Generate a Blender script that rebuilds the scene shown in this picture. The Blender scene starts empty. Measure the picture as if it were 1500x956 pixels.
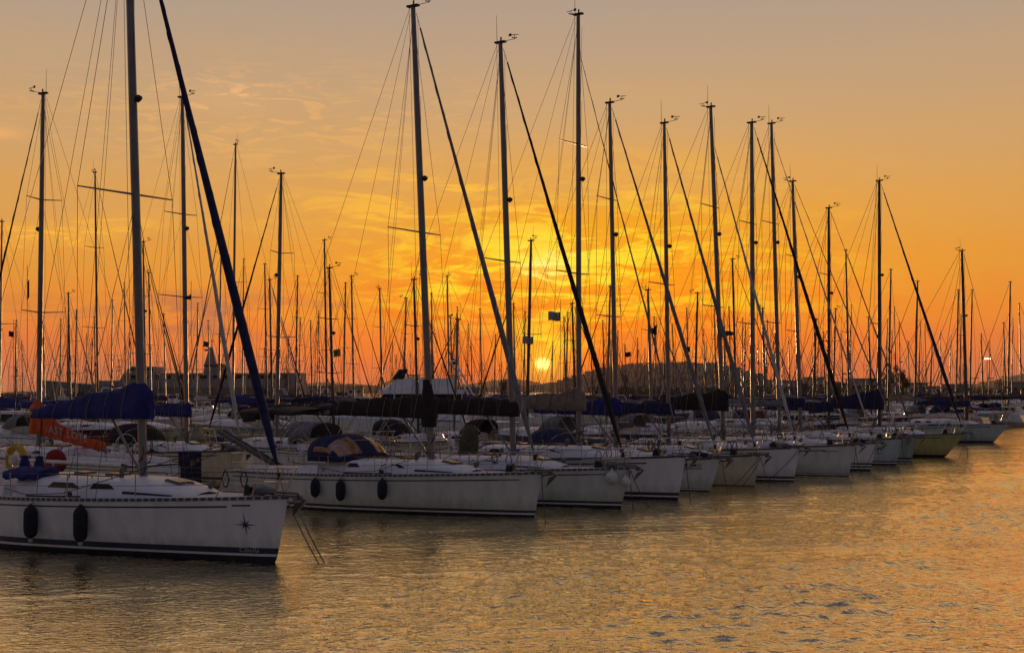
import bpy, math, random
from mathutils import Vector, Matrix
R = math.radians
PI = math.pi
rnd = random.Random(11)
scene = bpy.context.scene
COL = scene.collection

# ------------------------------------------------------------------ camera facts
CAM_H, FOC, CX, HY = 3.8, 2000.0, 750.0, 572.0
TH = R(34)
HX, HZ = math.cos(TH), -math.sin(TH)      # heading of the front row (ground plane x, depth)
PX_, PZ_ = math.sin(TH), math.cos(TH)     # direction along the pontoons

def water_at(px, py):
    z = FOC * CAM_H / (py - HY)
    return (px - CX) * z / FOC, z

# ------------------------------------------------------------------ materials
MATS = {}
def mat(name, col, rough=0.5, metal=0.0, vary=0.12, scale=3.0, bump=0.0, bscale=40.0, streak=False, spec=0.5, col2=None, coat=0.0, grime=False):
    if name in MATS: return MATS[name]
    m = bpy.data.materials.new(name); m.use_nodes = True
    nt = m.node_tree; N = nt.nodes; Lk = nt.links
    b = N["Principled BSDF"]
    b.inputs["Roughness"].default_value = rough
    b.inputs["Metallic"].default_value = metal
    b.inputs["Specular IOR Level"].default_value = spec
    b.inputs["Coat Weight"].default_value = coat
    tc = N.new("ShaderNodeTexCoord"); mp = N.new("ShaderNodeMapping")
    Lk.new(tc.outputs["Object"], mp.inputs["Vector"])
    if streak: mp.inputs["Scale"].default_value = (2.2, 2.2, 0.35)
    no = N.new("ShaderNodeTexNoise"); no.inputs["Scale"].default_value = scale; no.inputs["Detail"].default_value = 6
    Lk.new(mp.outputs[0], no.inputs["Vector"])
    mx = N.new("ShaderNodeMix"); mx.data_type = 'RGBA'
    c2 = col2 or tuple(max(0.0, c * (1 - vary * 2)) for c in col)
    mx.inputs[6].default_value = (*col, 1); mx.inputs[7].default_value = (*c2, 1)
    rp = N.new("ShaderNodeValToRGB"); rp.color_ramp.elements[0].position = 0.4; rp.color_ramp.elements[1].position = 0.72
    Lk.new(no.outputs["Fac"], rp.inputs[0]); Lk.new(rp.outputs[0], mx.inputs[0]); Lk.new(mx.outputs[2], b.inputs["Base Color"])
    ra = N.new("ShaderNodeMapRange"); ra.inputs["To Min"].default_value = max(0.02, rough * 0.8); ra.inputs["To Max"].default_value = min(1, rough * 1.25)
    Lk.new(no.outputs["Fac"], ra.inputs["Value"]); Lk.new(ra.outputs[0], b.inputs["Roughness"])
    if grime:
        sp_ = N.new("ShaderNodeSeparateXYZ"); Lk.new(tc.outputs["Object"], sp_.inputs[0])
        n3 = N.new("ShaderNodeTexNoise"); n3.inputs["Scale"].default_value = 3.5; n3.inputs["Detail"].default_value = 8; n3.inputs["Roughness"].default_value = .7
        m3 = N.new("ShaderNodeMapping"); m3.inputs["Scale"].default_value = (1.6, 1.6, .25); Lk.new(tc.outputs["Object"], m3.inputs["Vector"]); Lk.new(m3.outputs[0], n3.inputs["Vector"])
        ad = N.new("ShaderNodeMath"); ad.operation = 'MULTIPLY_ADD'; ad.inputs[1].default_value = -.9; Lk.new(n3.outputs["Fac"], ad.inputs[0]); Lk.new(sp_.outputs[2], ad.inputs[2])
        mr_ = N.new("ShaderNodeMapRange"); mr_.inputs["From Min"].default_value = .12; mr_.inputs["From Max"].default_value = -.28; mr_.inputs["To Max"].default_value = .55; Lk.new(ad.outputs[0], mr_.inputs["Value"])
        m4 = N.new("ShaderNodeMix"); m4.data_type = 'RGBA'; Lk.new(mr_.outputs[0], m4.inputs[0]); Lk.new(mx.outputs[2], m4.inputs[6]); m4.inputs[7].default_value = (col[0] * .42, col[1] * .38, col[2] * .26, 1)
        Lk.new(m4.outputs[2], b.inputs["Base Color"])
    if bump:
        n2 = N.new("ShaderNodeTexNoise"); n2.inputs["Scale"].default_value = bscale; n2.inputs["Detail"].default_value = 4
        Lk.new(tc.outputs["Object"], n2.inputs["Vector"])
        bp = N.new("ShaderNodeBump"); bp.inputs["Strength"].default_value = 0.6; bp.inputs["Distance"].default_value = bump
        Lk.new(n2.outputs["Fac"], bp.inputs["Height"]); Lk.new(bp.outputs[0], b.inputs["Normal"])
    MATS[name] = m
    return m

def emat(name, col, st):
    m = bpy.data.materials.new(name); m.use_nodes = True
    b = m.node_tree.nodes["Principled BSDF"]
    b.inputs["Base Color"].default_value = (*col, 1)
    b.inputs["Emission Color"].default_value = (*col, 1); b.inputs["Emission Strength"].default_value = st
    MATS[name] = m
    return m

GEL = mat("gelcoat_white", (.8, .8, .82), .32, vary=.09, scale=1.6, streak=True, coat=.3, grime=True)
GELG = mat("gelcoat_grey_white", (.66, .68, .66), .35, vary=.1, scale=1.4, streak=True, coat=.3, grime=True)
GELC = mat("gelcoat_cream", (.68, .62, .45), .35, vary=.1, scale=1.6, streak=True, coat=.3, grime=True)
GELN = mat("gelcoat_navy", (.02, .03, .09), .25, vary=.2, scale=1.5, coat=.5)
GELB = mat("gelcoat_pale_blue", (.5, .58, .62), .35, vary=.1, scale=1.5, streak=True, grime=True)
GELY = mat("gelcoat_yellow", (.55, .5, .22), .4, vary=.14, scale=1.5, streak=True, grime=True)
GELR = mat("gelcoat_maroon", (.16, .03, .03), .4, vary=.2, scale=1.5)
GELGR = mat("gelcoat_sage", (.3, .36, .3), .4, vary=.2, scale=1.5, streak=True)
HULLM = {"white": GEL, "grey": GELG, "cream": GELC, "navy": GELN, "blue": GELB, "yellow": GELY, "maroon": GELR, "sage": GELGR}
DECK = mat("deck_nonskid", (.62, .62, .66), .55, vary=.1, scale=9, bump=.004, bscale=260)
ROOF = mat("coachroof_gelcoat", (.82, .82, .84), .4, vary=.07, scale=5)
ANTI = mat("antifouling", (.012, .014, .03), .7, vary=.3)
NAVY = mat("stripe_navy", (.012, .016, .07), .4)
STRW = mat("stripe_white", (.75, .75, .75), .4)
STRK = mat("stripe_dark", (.03, .03, .035), .4)
ALU = mat("mast_aluminium", (.27, .27, .28), .42, .6, vary=.12, scale=2)
ALUD = mat("mast_dark_aluminium", (.11, .105, .10), .5, .4, vary=.15, scale=2)
STEEL = mat("stainless_steel", (.55, .55, .55), .22, 1.0, vary=.05)
WIRE = mat("rigging_wire", (.10, .095, .09), .5, .5, vary=.1)
RAILD = mat("toe_rail_grey", (.09, .09, .09), .5, .5)
RAILL = mat("toe_rail_slots", (.3, .3, .3), .5)
ROPE = mat("rope_weathered", (.3, .26, .2), .9, vary=.3, scale=30)
ROPED = mat("rope_dark", (.06, .05, .045), .9, vary=.3, scale=30)
RUB = mat("rubber_black", (.015, .015, .02), .7, vary=.2, scale=8)
FENN = mat("fender_sock_navy", (.012, .014, .03), .95, vary=.3, scale=20, bump=.006, bscale=60)
FENW = mat("fender_white", (.6, .6, .58), .5, vary=.12, scale=8)
GLASS = mat("tinted_acrylic", (.006, .007, .012), .16, vary=.1, spec=.4)
TEAK = mat("teak_trim", (.2, .11, .05), .6, vary=.25, scale=12)
DARKM = mat("dark_metal", (.05, .05, .055), .5, .6, vary=.2, scale=10)
GALV = mat("galvanised_steel", (.22, .22, .22), .6, .7, vary=.25, scale=16)
CANV = {
    "blue": mat("canvas_blue", (.010, .018, .17), .85, vary=.22, scale=5, bump=.012, bscale=9),
    "navy": mat("canvas_navy", (.010, .014, .075), .85, vary=.2, scale=5, bump=.012, bscale=9),
    "black": mat("canvas_black", (.014, .012, .013), .88, vary=.2, scale=5, bump=.012, bscale=9),
    "brown": mat("canvas_dark_brown", (.02, .012, .012), .88, vary=.2, scale=5, bump=.012, bscale=9),
    "tan": mat("canvas_tan", (.26, .2, .15), .88, vary=.2, scale=5, bump=.014, bscale=9),
    "teal": mat("canvas_teal", (.01, .05, .06), .88, vary=.2, scale=5, bump=.012, bscale=9),
    "grey": mat("canvas_grey", (.2, .2, .22), .88, vary=.2, scale=5, bump=.012, bscale=9),
    "orange": mat("canvas_orange", (.7, .09, .015), .8, vary=.16, scale=4, bump=.02, bscale=6),
    "white": mat("sailcloth_white", (.55, .53, .5), .8, vary=.15, scale=5, bump=.01, bscale=9),
    "olive": mat("canvas_olive", (.12, .12, .06), .88, vary=.25, scale=5, bump=.01, bscale=12),
    "red": mat("canvas_red", (.3, .015, .015), .85, vary=.2, scale=5, bump=.01, bscale=9),
    "yellow": mat("canvas_yellow", (.6, .4, .04), .8, vary=.18, scale=6, bump=.01, bscale=9),
    "turquoise": mat("canvas_turquoise", (.02, .25, .38), .8, vary=.2, scale=6, bump=.01, bscale=9),
}
VINYL = mat("clear_vinyl_sunset_tint", (.42, .2, .09), .15, vary=.3, scale=7, bump=.01, bscale=5, spec=.8)  # clear panes; the amber of the sunset is put into the base colour
PLANK = mat("pontoon_planks", (.16, .11, .075), .8, vary=.3, scale=9, bump=.006, bscale=30)
CONC = mat("quay_concrete", (.3, .28, .25), .85, vary=.2, scale=.6)
LETW = mat("lettering_white", (.4, .4, .42), .5, vary=.03)
LETD = mat("lettering_navy", (.03, .035, .1), .5, vary=.03)
LETR = mat("lettering_red", (.25, .02, .02), .5, vary=.05)

# ------------------------------------------------------------------ mesh builder
class MB:
    def __init__(s): s.v = []; s.f = []; s.m = []; s.sm = []
    def add(s, vs, fs, mi=0, smooth=False):
        o = len(s.v); s.v += [tuple(v) for v in vs]
        for f in fs: s.f.append([o + i for i in f]); s.m.append(mi); s.sm.append(smooth)
    def box(s, c, sz, mi=0, rz=0.0, ry=0.0, top=1.0, topy=None):
        hx, hy, hz = sz[0] / 2, sz[1] / 2, sz[2] / 2
        topy = top if topy is None else topy
        M = Matrix.Rotation(rz, 3, 'Z') @ Matrix.Rotation(ry, 3, 'Y')
        vs = []
        for k, (tx, ty) in ((-1, (1, 1)), (1, (top, topy))):
            for (a, b) in ((-1, -1), (1, -1), (1, 1), (-1, 1)):
                p = M @ Vector((a * hx * tx, b * hy * ty, k * hz)); vs.append((c[0] + p.x, c[1] + p.y, c[2] + p.z))
        s.add(vs, [(3, 2, 1, 0), (4, 5, 6, 7), (0, 1, 5, 4), (1, 2, 6, 5), (2, 3, 7, 6), (3, 0, 4, 7)], mi)
    def tube(s, pts, r, n=6, mi=0, caps=True, flat=1.0, smooth=True):
        pts = [Vector(p) for p in pts]
        if not hasattr(r, '__len__'): r = [r] * len(pts)
        vs = []; ref = None
        for i, p in enumerate(pts):
            if i == 0: d = pts[1] - p
            elif i == len(pts) - 1: d = p - pts[i - 1]
            else: d = (pts[i + 1] - p).normalized() + (p - pts[i - 1]).normalized()
            if d.length < 1e-9: d = Vector((0, 0, 1))
            d.normalize()
            if ref is None: ref = Vector((1, 0, 0)) if abs(d.x) < .8 else Vector((0, 1, 0))
            a = (ref - d * ref.dot(d)); a.normalize(); b = d.cross(a); ref = a
            for k in range(n):
                t = 2 * PI * k / n
                vs.append(p + a * (r[i] * math.cos(t)) + b * (r[i] * flat * math.sin(t)))
        fs = []
        for i in range(len(pts) - 1):
            for k in range(n):
                fs.append((i * n + k, i * n + (k + 1) % n, (i + 1) * n + (k + 1) % n, (i + 1) * n + k))
        s.add(vs, fs, mi, smooth)
        if caps:
            o = len(pts) - 1
            s.add(vs[:n], [tuple(range(n - 1, -1, -1))], mi); s.add(vs[o * n:], [tuple(range(n))], mi)
    def loft(s, secs, mi=0, closed=True, caps=True, smooth=True, mfun=None):
        n = len(secs[0]); o = len(s.v)
        s.v += [tuple(v) for sec in secs for v in sec]
        for i in range(len(secs) - 1):
            for k in range(n if closed else n - 1):
                k2 = (k + 1) % n
                s.f.append([o + i * n + k, o + i * n + k2, o + (i + 1) * n + k2, o + (i + 1) * n + k])
                s.m.append(mfun(i, k) if mfun else mi); s.sm.append(smooth)
        if caps and closed:
            s.add(secs[0], [tuple(range(n - 1, -1, -1))], mi); s.add(secs[-1], [tuple(range(n))], mi)
    def lathe(s, prof, c=(0, 0, 0), n=12, mi=0, smooth=True, axis='z'):
        secs = []
        for (r, z) in prof:
            ring = []
            for k in range(n):
                t = 2 * PI * k / n
                if axis == 'z': ring.append((c[0] + r * math.cos(t), c[1] + r * math.sin(t), c[2] + z))
                elif axis == 'x': ring.append((c[0] + z, c[1] + r * math.cos(t), c[2] + r * math.sin(t)))
                else: ring.append((c[0] + r * math.cos(t), c[1] + z, c[2] + r * math.sin(t)))
            secs.append(ring)
        s.loft(secs, mi, smooth=smooth)
    def build(s, name, mats, parent=None):
        if not isinstance(mats, (list, tuple)): mats = [mats]
        me = bpy.data.meshes.new(name); me.from_pydata(s.v, [], s.f)
        for m in mats: me.materials.append(m)
        me.polygons.foreach_set("material_index", s.m); me.polygons.foreach_set("use_smooth", s.sm)
        me.update()
        o = bpy.data.objects.new(name, me); COL.objects.link(o)
        if parent is not None: o.parent = parent
        return o

def thing(name, label, cat, loc=(0, 0, 0), rz=0.0, group=None):
    o = bpy.data.objects.new(name, None); COL.objects.link(o); o.empty_display_size = .3
    o.location = loc; o.rotation_euler = (0, 0, rz); o["label"] = label; o["category"] = cat
    if group: o["group"] = group
    return o
def tag(o, label, cat, group=None):
    o["label"] = label; o["category"] = cat
    if group: o["group"] = group
    return o
def struct(o, kind="structure"): o["kind"] = kind; return o
def copy_tree(o, parent=None):
    c = o.copy(); COL.objects.link(c)
    if parent is not None: c.parent = parent
    for ch in o.children: copy_tree(ch, c)
    return c
def children_cache(o): return list(o.children)

def text_mesh(txt, size, shear=0.0, spacing=1.0):
    cu = bpy.data.curves.new("lettering_source", 'FONT'); cu.body = txt; cu.size = size; cu.shear = shear; cu.space_character = spacing
    cu.align_x = 'CENTER'; cu.resolution_u = 3; cu.offset = size * .012
    ob = bpy.data.objects.new("lettering_source", cu); COL.objects.link(ob)
    bpy.context.view_layer.update()
    me = bpy.data.meshes.new_from_object(ob)
    vs = [v.co.copy() for v in me.vertices]; fs = [list(p.vertices) for p in me.polygons]
    bpy.data.objects.remove(ob); bpy.data.curves.remove(cu); bpy.data.meshes.remove(me)
    return vs, fs

# ------------------------------------------------------------------ hull shape
class Hull:
    """local frame: x forward (0 amidships), y to port, z up from the waterline; t runs 0 at the stem to 1 at the transom"""
    def __init__(s, L, B, fb, fs, rake=.35, trans=.45, full=.6, flare=.9, tr=.74):
        s.L, s.B, s.fb, s.fs, s.rake, s.trans, s.full, s.flare, s.tr = L, B, fb, fs, rake, trans, full, flare, tr
    def zs(s, t): return s.fs + (s.fb - s.fs) * (max(0, 1 - t) ** 1.7) + .02 * max(0, t - .7)
    def bd(s, t):
        if t < s.full: k = math.sin(PI / 2 * t / s.full) ** .78
        else: k = 1 - (1 - s.tr) * ((t - s.full) / (1 - s.full)) ** 1.8
        return s.B / 2 * k
    def bw(s, t): return s.bd(t) * (.50 + (s.flare - .50) * min(1, t / .55)) * (1 - .12 * max(0, (t - .7) / .3))
    def hb(s, t, z):
        q = z / s.zs(t)
        if q >= 0: return s.bw(t) + (s.bd(t) - s.bw(t)) * min(1, q) ** .8
        return s.bw(t) * math.sqrt(max(0.02, 1 - (z / -.62) ** 2))
    def u0(s, z): return s.rake * (1 - z / s.fb) if z >= 0 else s.rake * (1 + 1.8 * (-z))
    def ue(s, z): return s.L + s.trans * (1 - z / s.fs) if z >= 0 else s.L + s.trans - 1.2 * (-z)
    def pt(s, t, z, side):
        a = s.u0(z); u = a + t * (s.ue(z) - a)
        return Vector((s.L / 2 - u, side * s.hb(t, z), z))
    def at(s, u, z, side, out=0.0):
        a = s.u0(z); t = max(.004, (u - a) / (s.ue(z) - a))
        p = s.pt(t, z, side)
        if out:
            p1 = s.pt(min(1, t + .01), z, side); p2 = s.pt(t, z + .02, side)
            n = (p1 - p).cross(p2 - p); n.normalize()
            if n.y * side < 0: n = -n
            p = p + n * out
        return p
    def sheer(s, u, side, inset=0.0, up=0.0):
        t = min(1, max(0, u / s.L)); z = s.zs(t); p = s.pt(t, z, side)
        p.y -= side * min(inset, abs(p.y)); p.z += up
        return p
    def deckz(s, u): return s.zs(min(1, max(0, u / s.L))) + .03

def ts(n): return [(i / n) ** 1.25 for i in range(n + 1)]

def hull_mesh(h, boot, n=22, cove=True):
    """boot: list of (z_top, slot) from the waterline up; slot 0 topside, 1 antifouling, 2 boot band, 3 thin line, 4 cove line"""
    mb = MB()
    rows = [(-.5, 1), (-.2, 1), (boot[0][0], 1)]
    for z, sl in boot[1:]: rows.append((z, sl))
    zt = boot[-1][0]
    tt = ts(n)
    for side in (-1, 1):
        secs = []
        fr = [lambda t, z=z: z for z, _ in rows]
        sl = [sl for _, sl in rows]
        for k in (.3, .6, .82):
            fr.append(lambda t, k=k: zt + (h.zs(t) - zt) * k); sl.append(0)
        if cove:
            fr += [lambda t: zt + (h.zs(t) - zt) * .86 + .0]; sl.append(4)
        fr += [lambda t: h.zs(t)]; sl.append(0)
        for f in fr: secs.append([h.pt(t, f(t), side) for t in tt])
        mfun = lambda i, k: (0 if (sl[i + 1] == 4 and (tt[k] < .08 or tt[k] > .93)) else sl[i + 1])
        if side > 0: secs = [list(reversed(x)) for x in secs]; mf = lambda i, k: mfun(i, len(tt) - 2 - k)
        else: mf = mfun
        mb.loft(secs, closed=False, caps=False, mfun=mf)
    # transom
    zz = [-.5, -.2, boot[0][0]] + [zt + (h.zs(1) - zt) * k for k in (0, .5, 1)]
    mb.loft([[h.pt(1, z, -1), h.pt(1, z, 1)] for z in zz], closed=False, caps=False, smooth=False, mfun=lambda i, k: 1 if i < 2 else 0)
    return mb

def deck_mesh(h, well=None, n=30):
    mb = MB(); cols = [-1, -.85, -.5, -.2, .2, .5, .85, 1]
    tt = [i / n for i in range(n + 1)]
    def P(t, c):
        p = h.pt(t, h.zs(t), 1); w = p.y
        return Vector((p.x, w * c * .995, p.z + .012 + .05 * (1 - c * c) * min(1, w)))
    for i in range(n):
        for k in range(len(cols) - 1):
            if well and well[0] <= tt[i] * h.L <= well[1] and 2 <= k <= 4: continue
            mb.add([P(tt[i], cols[k]), P(tt[i], cols[k + 1]), P(tt[i + 1], cols[k + 1]), P(tt[i + 1], cols[k])], [(0, 1, 2, 3)])
    if well:
        idx = [i for i in range(n) if well[0] <= tt[i] * h.L <= well[1]]
        a, b = tt[idx[0]], tt[idx[-1] + 1]
        pa = P(a, .5); pb = P(b, .5); d = .42
        A = [Vector((pa.x, -pa.y, pa.z)), pa, pb, Vector((pb.x, -pb.y, pb.z))]
        Bm = [v - Vector((0, 0, d)) for v in A]
        mb.add(A + Bm, [(4, 5, 6, 7)] + [(i, (i + 1) % 4, 4 + (i + 1) % 4, 4 + i) for i in range(4)], 1)
    return mb

class Roof:
    def __init__(s, h, ua, ub, w, ht):
        s.h, s.ua, s.ub, s.w, s.ht = h, ua, ub, w, ht
    def hw(s, k): return min(s.w * (.42 + .58 * min(1, (k / .45)) ** .7), s.h.bd((s.ua + k * (s.ub - s.ua)) / s.h.L) * .72)
    def z0(s, k): return s.h.deckz(s.ua + k * (s.ub - s.ua))
    def hh(s, k): return s.ht * (min(1, k / .3) ** .8 * .75 + .25 * k) + .012
    def sec(s, k):
        x = s.h.L / 2 - (s.ua + k * (s.ub - s.ua)); w = s.hw(k); z = s.z0(k); q = s.hh(k)
        pts = [(w, -.05), (w * .97, q * .55), (w * .92, q * .88), (w * .82, q * 1.0), (w * .45, q + .05), (0, q + .075)]
        L_ = [Vector((x, y, z + a)) for y, a in pts]
        return L_ + [Vector((p.x, -p.y, p.z)) for p in reversed(L_[:-1])]
    def side(s, k, v, sd, out=.006):
        a = s.sec(k); p = a[0] * (1 - v) + a[1] * v if v <= 1 else a[1]
        # v 0..1 from deck to .55q then up to .88q for v in 1..2
        if v > 1: p = a[1] * (2 - v) + a[2] * (v - 1)
        return Vector((p.x, (p.y + out) * sd, p.z))
    def top(s, u, y=0, up=0):
        k = (u - s.ua) / (s.ub - s.ua); k = min(1, max(0, k)); w = s.hw(k)
        q = s.hh(k) + .075 * (1 - min(1, abs(y) / w) ** 2) * .9
        return Vector((s.h.L / 2 - u, y, s.z0(k) + q + up))

def strip_solid(mb, loop, normal, th, mi=0):
    n = len(loop); nv = Vector(normal).normalized() * th
    a = [Vector(p) for p in loop]; b = [p + nv for p in a]
    mb.add(a + b, [tuple(range(n - 1, -1, -1)), tuple(range(n, 2 * n))] + [(i, (i + 1) % n, n + (i + 1) % n, n + i) for i in range(n)], mi)

from mathutils import noise as mnoise
def cover_mesh(Lb, h_mast, h_end, front=.3, w=.17, seed=0, droop=.0, n=18, ex=1.15):
    """cover along the boom, x = -distance aft of the mast, z = 0 at the boom"""
    r = random.Random(seed); mb = MB(); secs = []
    ph = r.uniform(0, 6)
    for i in range(n + 1):
        k = i / n; x = front - k * (Lb + front)
        s = max(0, -x) / Lb
        if x > 0: hh = h_mast * (.72 + .28 * (1 - x / front)); ww = w * 1.15 * math.sqrt(max(.05, 1 - (x / front) ** 2 * .9))
        else:
            hh = h_end + (h_mast - h_end) * (max(0, 1 - s) ** ex) * (1 - .1 * math.sin(min(1, s * 2.2) * PI)) + .03 * math.sin(s * 17 + ph)
            ww = w * (1 - .45 * s) * (1 + .08 * math.sin(s * 23 + ph))
        if i == n: ww *= .55; hh *= .8
        zb = -.09 - droop * s
        ring = []
        prof = [(0, 0), (.75, .02), (1, .14), (.98, .28), (.9, .42), (.78, .56), (.66, .7), (.5, .84), (.28, .95), (0, 1.0)]
        for j, (a, b) in enumerate(prof): ring.append((a * ww + (.012 * math.sin(i * 2.3 + j * 1.7) if 0 < j < 6 else 0), b))
        full = ring + [(-a, b) for a, b in reversed(ring[1:-1])]
        sec = []
        for a, b in full:
            f1 = mnoise.noise(Vector((x * 2.6 + b * 2.2, seed * 3.1, b * 1.3 + (1 if a > 0 else 5)))); f2 = mnoise.noise(Vector((x * 7 - b * 4, seed * 1.7, b * 3)))
            g = (.055 * f1 + .02 * f2) * min(1, b * 3)
            sec.append(Vector((x, a + (g if a > 0 else -g if a < 0 else 0), zb + b * hh + .05 * f1 * b)))
        secs.append(sec)
    mb.loft(secs)
    return mb

# ------------------------------------------------------------------ sailboat
def sailboat(P):
    """P holds placement (bow at the waterline px,py or mast), dimensions and colours"""
    lod = P.get("lod", 1)
    L, B = P["L"], P["B"]
    h = Hull(L, B, P["fb"], P.get("fs", P["fb"] * .8), P.get("rake", .35), P.get("trans", .45), tr=P.get("tr", .74))
    root = thing("sailboat", P["label"], "sailboat", (P["x"], P["y"], 0), P["rz"], P.get("group"))
    X = lambda u: L / 2 - u
    hm = HULLM[P.get("hull", "white")]
    bootc = {"navy": NAVY, "black": STRK, "maroon": GELR}[P.get("boot", "black")]
    boot = P.get("bands", [(.03, 1), (.075, 3), (.19, 2)])
    hull_mesh(h, boot, n=26 if lod == 0 else 20 if lod == 1 else 12, cove=lod < 3).build("hull", [hm, ANTI, bootc, STRW, STRK], root)
    ua, ub = P.get("roof", (.2 * L, .64 * L))
    rf = Roof(h, ua, ub, B * .30, P.get("roofh", .40))
    wella, wellb = ub + .15, L - .7
    dk = deck_mesh(h, (wella, wellb) if lod < 2 else None, 34 if lod == 0 else 24 if lod == 1 else 10).build("deck", [DECK if P.get("hull") != "wood" else TEAK, DECK], root)
    ks = [0, .06, .13, .22, .35, .5, .65, .8, 1] if lod < 2 else [0, .15, .4, 1]
    mb = MB(); mb.loft([rf.sec(k) for k in ks], closed=False, caps=False); a = rf.sec(1); mb.add(a, [tuple(range(len(a)))])
    cr = mb.build("coachroof", ROOF, root)
    # cabin windows on both sides
    for sd in (-1, 1):
        if lod == 2 and sd == 1 : continue
        for (ka, kb) in P.get("wins", [(.36, .6), (.66, .76), (.82, .93)])[: (4 if lod < 2 else 2)]:
            mb = MB(); lo, up = .95, 1.85
            e = (kb - ka) * .12
            A = [rf.side(ka, lo, sd), rf.side(kb, lo, sd), rf.side(kb - e, up, sd), rf.side(ka + e * 2.2, up, sd)]
            mb.add(A, [(0, 1, 2, 3)]); mb.build("window", GLASS, cr)
    if lod == 0:
        for sd in (-1, 1):
            mb = MB(); kk = [.08 + i * .02 for i in range(13)]
            mb.loft([[rf.side(k, .5, sd) for k in kk], [rf.side(k, .75, sd) for k in kk]], closed=False, caps=False); mb.build("side_stripe", NAVY, cr)
    # toe rail
    if lod < 2:
        n = int(L / (.17 if lod == 0 else .5))
        for sd in (-1, 1):
            mb = MB()
            for i in range(n):
                for (c0, c1, m_) in ((0, .68, 0), (.68, 1, 1)):
                    u1, u2 = L * (i + c0) / n, L * (i + c1) / n
                    if m_ == 1 and lod == 1: m_ = 0
                    a0, b0 = h.sheer(u1, sd, -.006, -.03), h.sheer(u2, sd, -.006, -.03)
                    a1, b1 = h.sheer(u1, sd, 0, .045), h.sheer(u2, sd, 0, .045)
                    a2, b2 = h.sheer(u1, sd, .035, .04), h.sheer(u2, sd, .035, .04)
                    mb.add([a0, b0, b1, a1, a2, b2], [(0, 1, 2, 3), (3, 2, 5, 4)], m_)
            mb.build("toe_rail", [RAILD, RAILL], root)
    # rubbing line for far boats is part of hull material; mast
    d = P["d"]; mz = rf.top(d).z - .03
    if d < ua: mz = h.deckz(d)
    Hm, rk = P["Hm"], P.get("mrake", .3)
    def mast_pt(k, dx=0, dy=0): return Vector((X(d) - rk * k + dx, dy, mz + (Hm - mz) * k))
    mr = P.get("mr", .105)
    mb = MB()
    mb.tube([mast_pt(0), mast_pt(.5), mast_pt(.8), mast_pt(1)], [mr, mr, mr * .88, mr * .68], 12 if lod == 0 else 8, flat=.72, caps=True)
    mm = ALU if P.get("mast", "light") == "light" else ALUD
    mast = mb.build("mast", mm, root)
    wr = P.get("wr", .007)
    # masthead gear
    top = mast_pt(1)
    mb = MB(); mb.box((top.x, 0, top.z + .03), (mr * 3.6, mr * 1.3, .06)); mb.tube([top + Vector((.02, 0, .03)), top + Vector((.03, 0, .2))], .03, 5)
    mb.build("masthead", DARKM, mast)
    if lod < 3:
        q = P.get("seed", 0) % 3
        mb = MB(); s_ = -1 if q == 1 else 1
        mb.tube([top + Vector((0, .05, .05)), top + Vector((.45 * s_, .2, .12)), top + Vector((.45 * s_, .2, .26))], max(.012, wr), 4)
        mb.tube([top + Vector((.27 * s_, .2, .28)), top + Vector((.62 * s_, .2, .25))], max(.012, wr), 4)
        mb.box((top.x + .27 * s_, .2, top.z + .28), (.1, .02, .09))
        for k in range(3):
            a = k * 2.1; mb.tube([top + Vector((.45 * s_, .2, .16)), top + Vector((.45 * s_ + .09 * math.cos(a), .2 + .09 * math.sin(a), .15))], [.006, .025], 5)
        mb.build("wind_vane", DARKM, mast)
        if q != 2:
            mb = MB(); mb.tube([top + Vector((-.1, -.06, .04)), top + Vector((-.12, -.06, .95))], [.012, .006], 4); mb.build("antenna", DARKM, mast)
        if lod < 2 or q == 0:
            k = .62; p = mast_pt(k, mr + .07)
            mb = MB(); mb.lathe([(.02, -.12), (.10, -.05), (.10, .02), (.03, .06)], p, 8); mb.box(p + Vector((-.06, 0, -.02)), (.1, .04, .04)); mb.build("steaming_light", DARKM, mast)
    # spreaders
    cp_u = d + .35; cp = {sd: h.sheer(cp_u, sd, .1) for sd in (-1, 1)}
    sprs = P.get("spr", [(.56, 1.25)])
    tips = {-1: [], 1: []}
    for (k, sl) in sprs:
        for sd in (-1, 1):
            root_p = mast_pt(k); tip = root_p + Vector((-sl * P.get("sweep", .22), sd * sl, .06))
            mb = MB(); mb.tube([root_p, tip], [.045, .028], 6, flat=.6); mb.build("spreader", mm, mast); tips[sd].append((k, tip))
    # forestay and furled sail
    ff = P.get("ff", .985)
    fa = Vector((X(.12), 0, h.zs(0) + .05)); ft = mast_pt(ff, mr)
    if P.get("furl"):
        fr = P.get("fr", .085)
        a = fa.lerp(ft, .045); b = fa.lerp(ft, .965)
        n = 24 if lod < 2 else 8
        mb = MB(); pts = [a.lerp(b, i / n) for i in range(n + 1)]
        rr = [fr * (1.0 + .18 * math.sin(i / n * 5)) * (1 - .62 * (i / n) ** 1.3) * (.35 + .65 * min(1, i / n * 14)) for i in range(n + 1)]
        mb.tube(pts, rr, 8 if lod < 2 else 5)
        if lod < 2:   # the strip that winds round the roll
            turns = 9; hp = []
            for i in range(n * 5 + 1):
                k = i / (n * 5); c = a.lerp(b, k); rad = rr[min(n, int(k * n))]
                hp.append(c + Vector((math.cos(k * turns * 2 * PI) * rad, math.sin(k * turns * 2 * PI) * rad, 0)))
            mb.tube(hp, .012, 3, mi=1)
        mb.build("furled_sail", [CANV[P["furl"]], CANV[P.get("furl2", P["furl"])]], root)
        mb = MB(); e = fa.lerp(ft, .028); mb.lathe([(.03, -.08), (.1, -.07), (.05, -.03), (.05, .03), (.1, .07), (.03, .08)], e, 8); mb.build("furling_drum", DARKM, root)
    mb = MB(); mb.tube([fa, ft], wr * 1.3, 4); mb.build("forestay", WIRE, root)
    # backstay
    st = mast_pt(1, -mr)
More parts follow.
